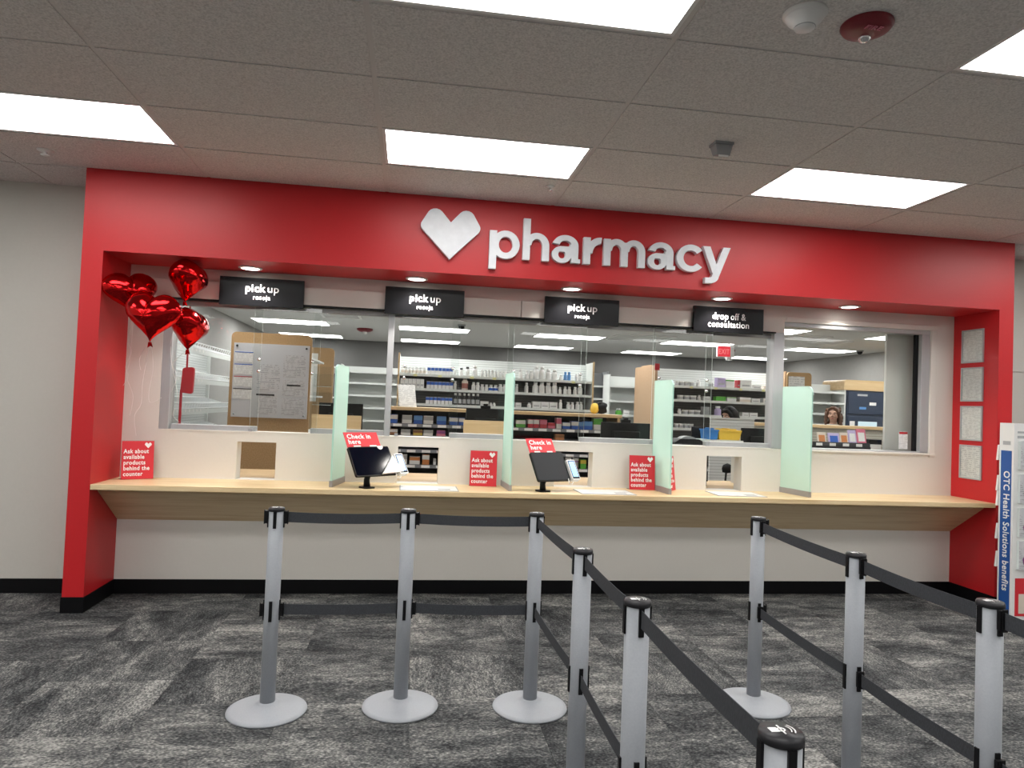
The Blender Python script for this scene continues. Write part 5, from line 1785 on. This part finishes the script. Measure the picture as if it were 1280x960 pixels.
def person(x, y, yaw, Hh, skin, hairm, topm, lb, nod, turn, hair):
    """standing figure facing local -y; Hh is its height"""
    k = Hh / 1.70
    t = thing('person', lb, 'person', (x, y, 0), yaw)
    b = MB()
    # trunk
    loft(b, [((0, 0, .86), .15, .10), ((0, 0, .92), .17, .115), ((0, -.005, 1.02), .145, .10), ((0, -.01, 1.12), .135, .095), ((0, -.012, 1.24), .155, .105), ((0, 0, 1.34), .165, .095), ((0, .005, 1.40), .13, .075), ((0, .01, 1.435), .065, .06)])
    loft(b, [((0, .012, 1.40), .055, .055), ((0, .008, 1.46), .050, .052), ((0, -.004, 1.53), .050, .055)], 16)
    for s in (-1, 1):
        # legs
        b.tube([(s * .085, 0, .92), (s * .095, -.005, .70), (s * .095, 0, .50), (s * .095, .012, .36), (s * .095, .015, .20), (s * .095, .015, .07)], .07, 14, radii=[.092, .085, .062, .060, .048, .038])
        ellipsoid(b, (s * .098, -.05, .035), (.045, .125, .036))
        # arms reaching forward and down to a worktop
        b.tube([(s * .155, .005, 1.365), (s * .195, .01, 1.30), (s * .22, .02, 1.16), (s * .225, .01, 1.08), (s * .20, -.10, 1.05), (s * .165, -.22, 1.03)], .04, 12, radii=[.055, .055, .044, .038, .036, .026])
        ellipsoid(b, (s * .155, -.265, 1.025), (.040, .048, .016))
        for q in range(4):
            fx = s * .155 + (q - 1.5) * .019
            L = (.062, .072, .068, .054)[q if s > 0 else 3 - q]
            b.tube([(fx, -.30, 1.027), (fx, -.30 - L * .55, 1.024), (fx, -.30 - L, 1.008)], .008, 8, radii=[.0095, .009, .0075])
        b.tube([(s * .155 - s * .036, -.245, 1.024), (s * .155 - s * .058, -.275, 1.018), (s * .155 - s * .062, -.305, 1.010)], .009, 8, radii=[.011, .010, .0085])
    # head, turned and nodded on the neck
    hm = MB()
    ellipsoid(hm, (0, .012, .125), (.074, .092, .098), 20, 14)
    ellipsoid(hm, (0, -.018, .055), (.056, .066, .060), 18, 12)
    ellipsoid(hm, (0, -.060, .020), (.026, .022, .020))
    hm.tube([(0, -.074, .128), (0, -.092, .100), (0, -.098, .085)], .012, 10, radii=[.010, .014, .016])
    for s in (-1, 1):
        ellipsoid(hm, (s * .014, -.086, .083), (.011, .012, .009))
        ellipsoid(hm, (s * .045, -.052, .078), (.024, .026, .026))
        ellipsoid(hm, (s * .076, .012, .095), (.010, .018, .030))
        ellipsoid(hm, (s * .032, -.066, .142), (.028, .018, .011))
    ellipsoid(hm, (0, -.078, .052), (.024, .012, .007))
    ellipsoid(hm, (0, -.076, .042), (.021, .012, .007))
    HM = Matrix.Translation((0, .002, 1.475)) @ Matrix.Rotation(turn, 4, 'Z') @ Matrix.Rotation(nod, 4, 'X')
    o0 = len(b.v)
    b.v += [tuple(HM @ Vector(p)) for p in hm.v]
    for f in hm.f:
        b.f.append(tuple(i + o0 for i in f))
    b.m = [0] * len(b.f)
    b.s = [True] * len(b.f)
    b.v = [(p[0] * k, p[1] * k, p[2] * k) for p in b.v]
    body = obj('body', b, skin, t)
    remesh(body, .009)

    def face(name, mb_, m_):
        mb_.v = [tuple((HM @ Vector(p)) * k) for p in mb_.v]
        return obj(name, mb_, m_, t)
    for s in (-1, 1):
        e = MB()
        ellipsoid(e, (s * .032, -.0745, .116), (.0125, .006, .0052))
        face('eye', e, PM['white'])
        e = MB()
        ellipsoid(e, (s * .032, -.0800, .116), (.0055, .0022, .0050))
        face('iris', e, PM['black'])
        e = MB().tube([(s * .015, -.086, .138), (s * .034, -.084, .144), (s * .052, -.070, .137)], .0035, 6)
        face('eyebrow', e, hairm)
    e = MB()
    ellipsoid(e, (0, -.086, .050), (.024, .007, .0075))
    face('lips', e, mat('lips', (.38, .10, .09), .4))
    # hair
    hb = MB()
    ellipsoid(hb, (0, .022, .140), (.086, .096, .096), 20, 14)
    if hair == 'straight':
        for a in range(-100, 101, 10):
            ca = math.radians(a)
            px_, py_ = .082 * math.sin(ca), .02 + .088 * math.cos(ca)
            hb.tube([(px_ * .8, py_ * .8, .19), (px_ * 1.08, py_ * 1.08, .12), (px_ * 1.12, py_ * 1.15, .0), (px_ * 1.15, py_ * 1.2, -.12), (px_ * 1.05, py_ * 1.15, -.20)], .02, 8, radii=[.02, .026, .026, .024, .012])
        hb.tube([(-.05, -.055, .205), (0, -.075, .198), (.055, -.055, .19)], .02, 8)
        hb.tube([(.03, -.06, .21), (.07, -.045, .15), (.082, -.03, .05), (.085, -.02, -.08)], .022, 8)
        hb.tube([(-.03, -.06, .21), (-.07, -.045, .15), (-.082, -.03, .05), (-.085, -.02, -.08)], .022, 8)
    else:
        rr = random.Random(5)
        for q in range(120):
            a = math.radians(rr.uniform(-100, 100))
            z_ = rr.uniform(-.07, .20)
            w_ = .088 + .030 * (1 - max(0, (z_ - .05)) / .15) if z_ > .05 else .118 - .05 * max(0, (-z_) / .07) * .3
            if z_ > .13 and abs(a) > 1.7:
                continue
            ellipsoid(hb, (w_ * math.sin(a), .018 + w_ * .95 * math.cos(a), z_), (rr.uniform(.016, .028), rr.uniform(.016, .026), rr.uniform(.020, .034)), 8, 6)
        for s in (-1, 1):
            hb.tube([(s * .010, -.055, .222), (s * .052, -.052, .190), (s * .086, -.025, .12), (s * .098, -.012, .03), (s * .098, -.010, -.06)], .02, 8, radii=[.016, .018, .020, .024, .02])
    hb.v = [tuple((HM @ Vector(p)) * k) for p in hb.v]
    hb.m = [0] * len(hb.f)
    hb.s = [True] * len(hb.f)
    hr = obj('hair', hb, hairm, t)
    remesh(hr, .010 if hair == 'straight' else .008)
    # clothes: a tunic and trousers a little outside the body
    c = MB()
    loft(c, [((0, 0, .78), .185, .135), ((0, 0, .92), .18, .128), ((0, -.005, 1.04), .158, .115), ((0, -.01, 1.12), .15, .110), ((0, -.012, 1.24), .168, .118), ((0, 0, 1.34), .176, .108), ((0, .005, 1.405), .14, .088), ((0, .008, 1.435), .078, .072)])
    for s in (-1, 1):
        c.tube([(s * .14, .005, 1.365), (s * .195, .01, 1.305), (s * .222, .018, 1.17), (s * .225, .01, 1.10)], .05, 12, radii=[.062, .064, .056, .054])
    c.v = [(p[0] * k, p[1] * k, p[2] * k) for p in c.v]
    c.m = [0] * len(c.f)
    c.s = [True] * len(c.f)
    remesh(obj('tunic', c, topm, t), .012)
    c = MB()
    loft(c, [((0, 0, .74), .16, .11), ((0, 0, .84), .178, .125), ((0, 0, .96), .166, .116)])
    for s in (-1, 1):
        c.tube([(s * .085, 0, .90), (s * .095, -.005, .70), (s * .095, 0, .50), (s * .095, .012, .30), (s * .095, .015, .06)], .08, 14, radii=[.10, .096, .078, .07, .062])
    c.v = [(p[0] * k, p[1] * k, p[2] * k) for p in c.v]
    c.m = [0] * len(c.f)
    c.s = [True] * len(c.f)
    remesh(obj('trousers', c, TROUS, t), .012)
    for s in (-1, 1):
        c = MB()
        ellipsoid(c, (s * .098 * k, -.05 * k, .040), (.050 * k, .135 * k, .040))
        c.v = [(p[0], p[1], max(p[2], 0)) for p in c.v]
        obj('shoe', c, BLACK, t)


pa = at(914, 507, 3.62)
person(pa[0], 3.62, math.radians(-28), pa[2] / 1.008, SKIN2, HAIRB, DARKC, 'person with long black hair looking down behind the drop off window', math.radians(20), math.radians(-42), 'straight')
pb2 = at(1042, 506.5, 4.55)
person(pb2[0], 4.55, math.radians(-38), pb2[2] / 1.015, SKIN, HAIRC, COAT, 'person with curly brown hair facing out through the right window', math.radians(2), math.radians(-4), 'curly')

# yellow and black bag on the ledge
p_ = at(743, 512, 2.62)
t = thing('tote_bag', 'small yellow and black bag lying on the maple ledge', 'bag', (p_[0], 2.62, zt + .035))
m_ = MB()
ellipsoid(m_, (0, 0, .062), (.05, .06, .062), 12, 8)
m_.v = [(p[0] * (1 + .12 * math.sin(p[2] * 60)), p[1], max(p[2], 0)) for p in m_.v]
obj('yellow_half', m_, YEL, t)
m_ = MB()
ellipsoid(m_, (.085, .01, .07), (.07, .06, .07), 12, 8)
m_.v = [(p[0] * (1 + .10 * math.sin(p[2] * 70)), p[1], max(p[2], 0)) for p in m_.v]
obj('black_half', m_, BLACKM, t)
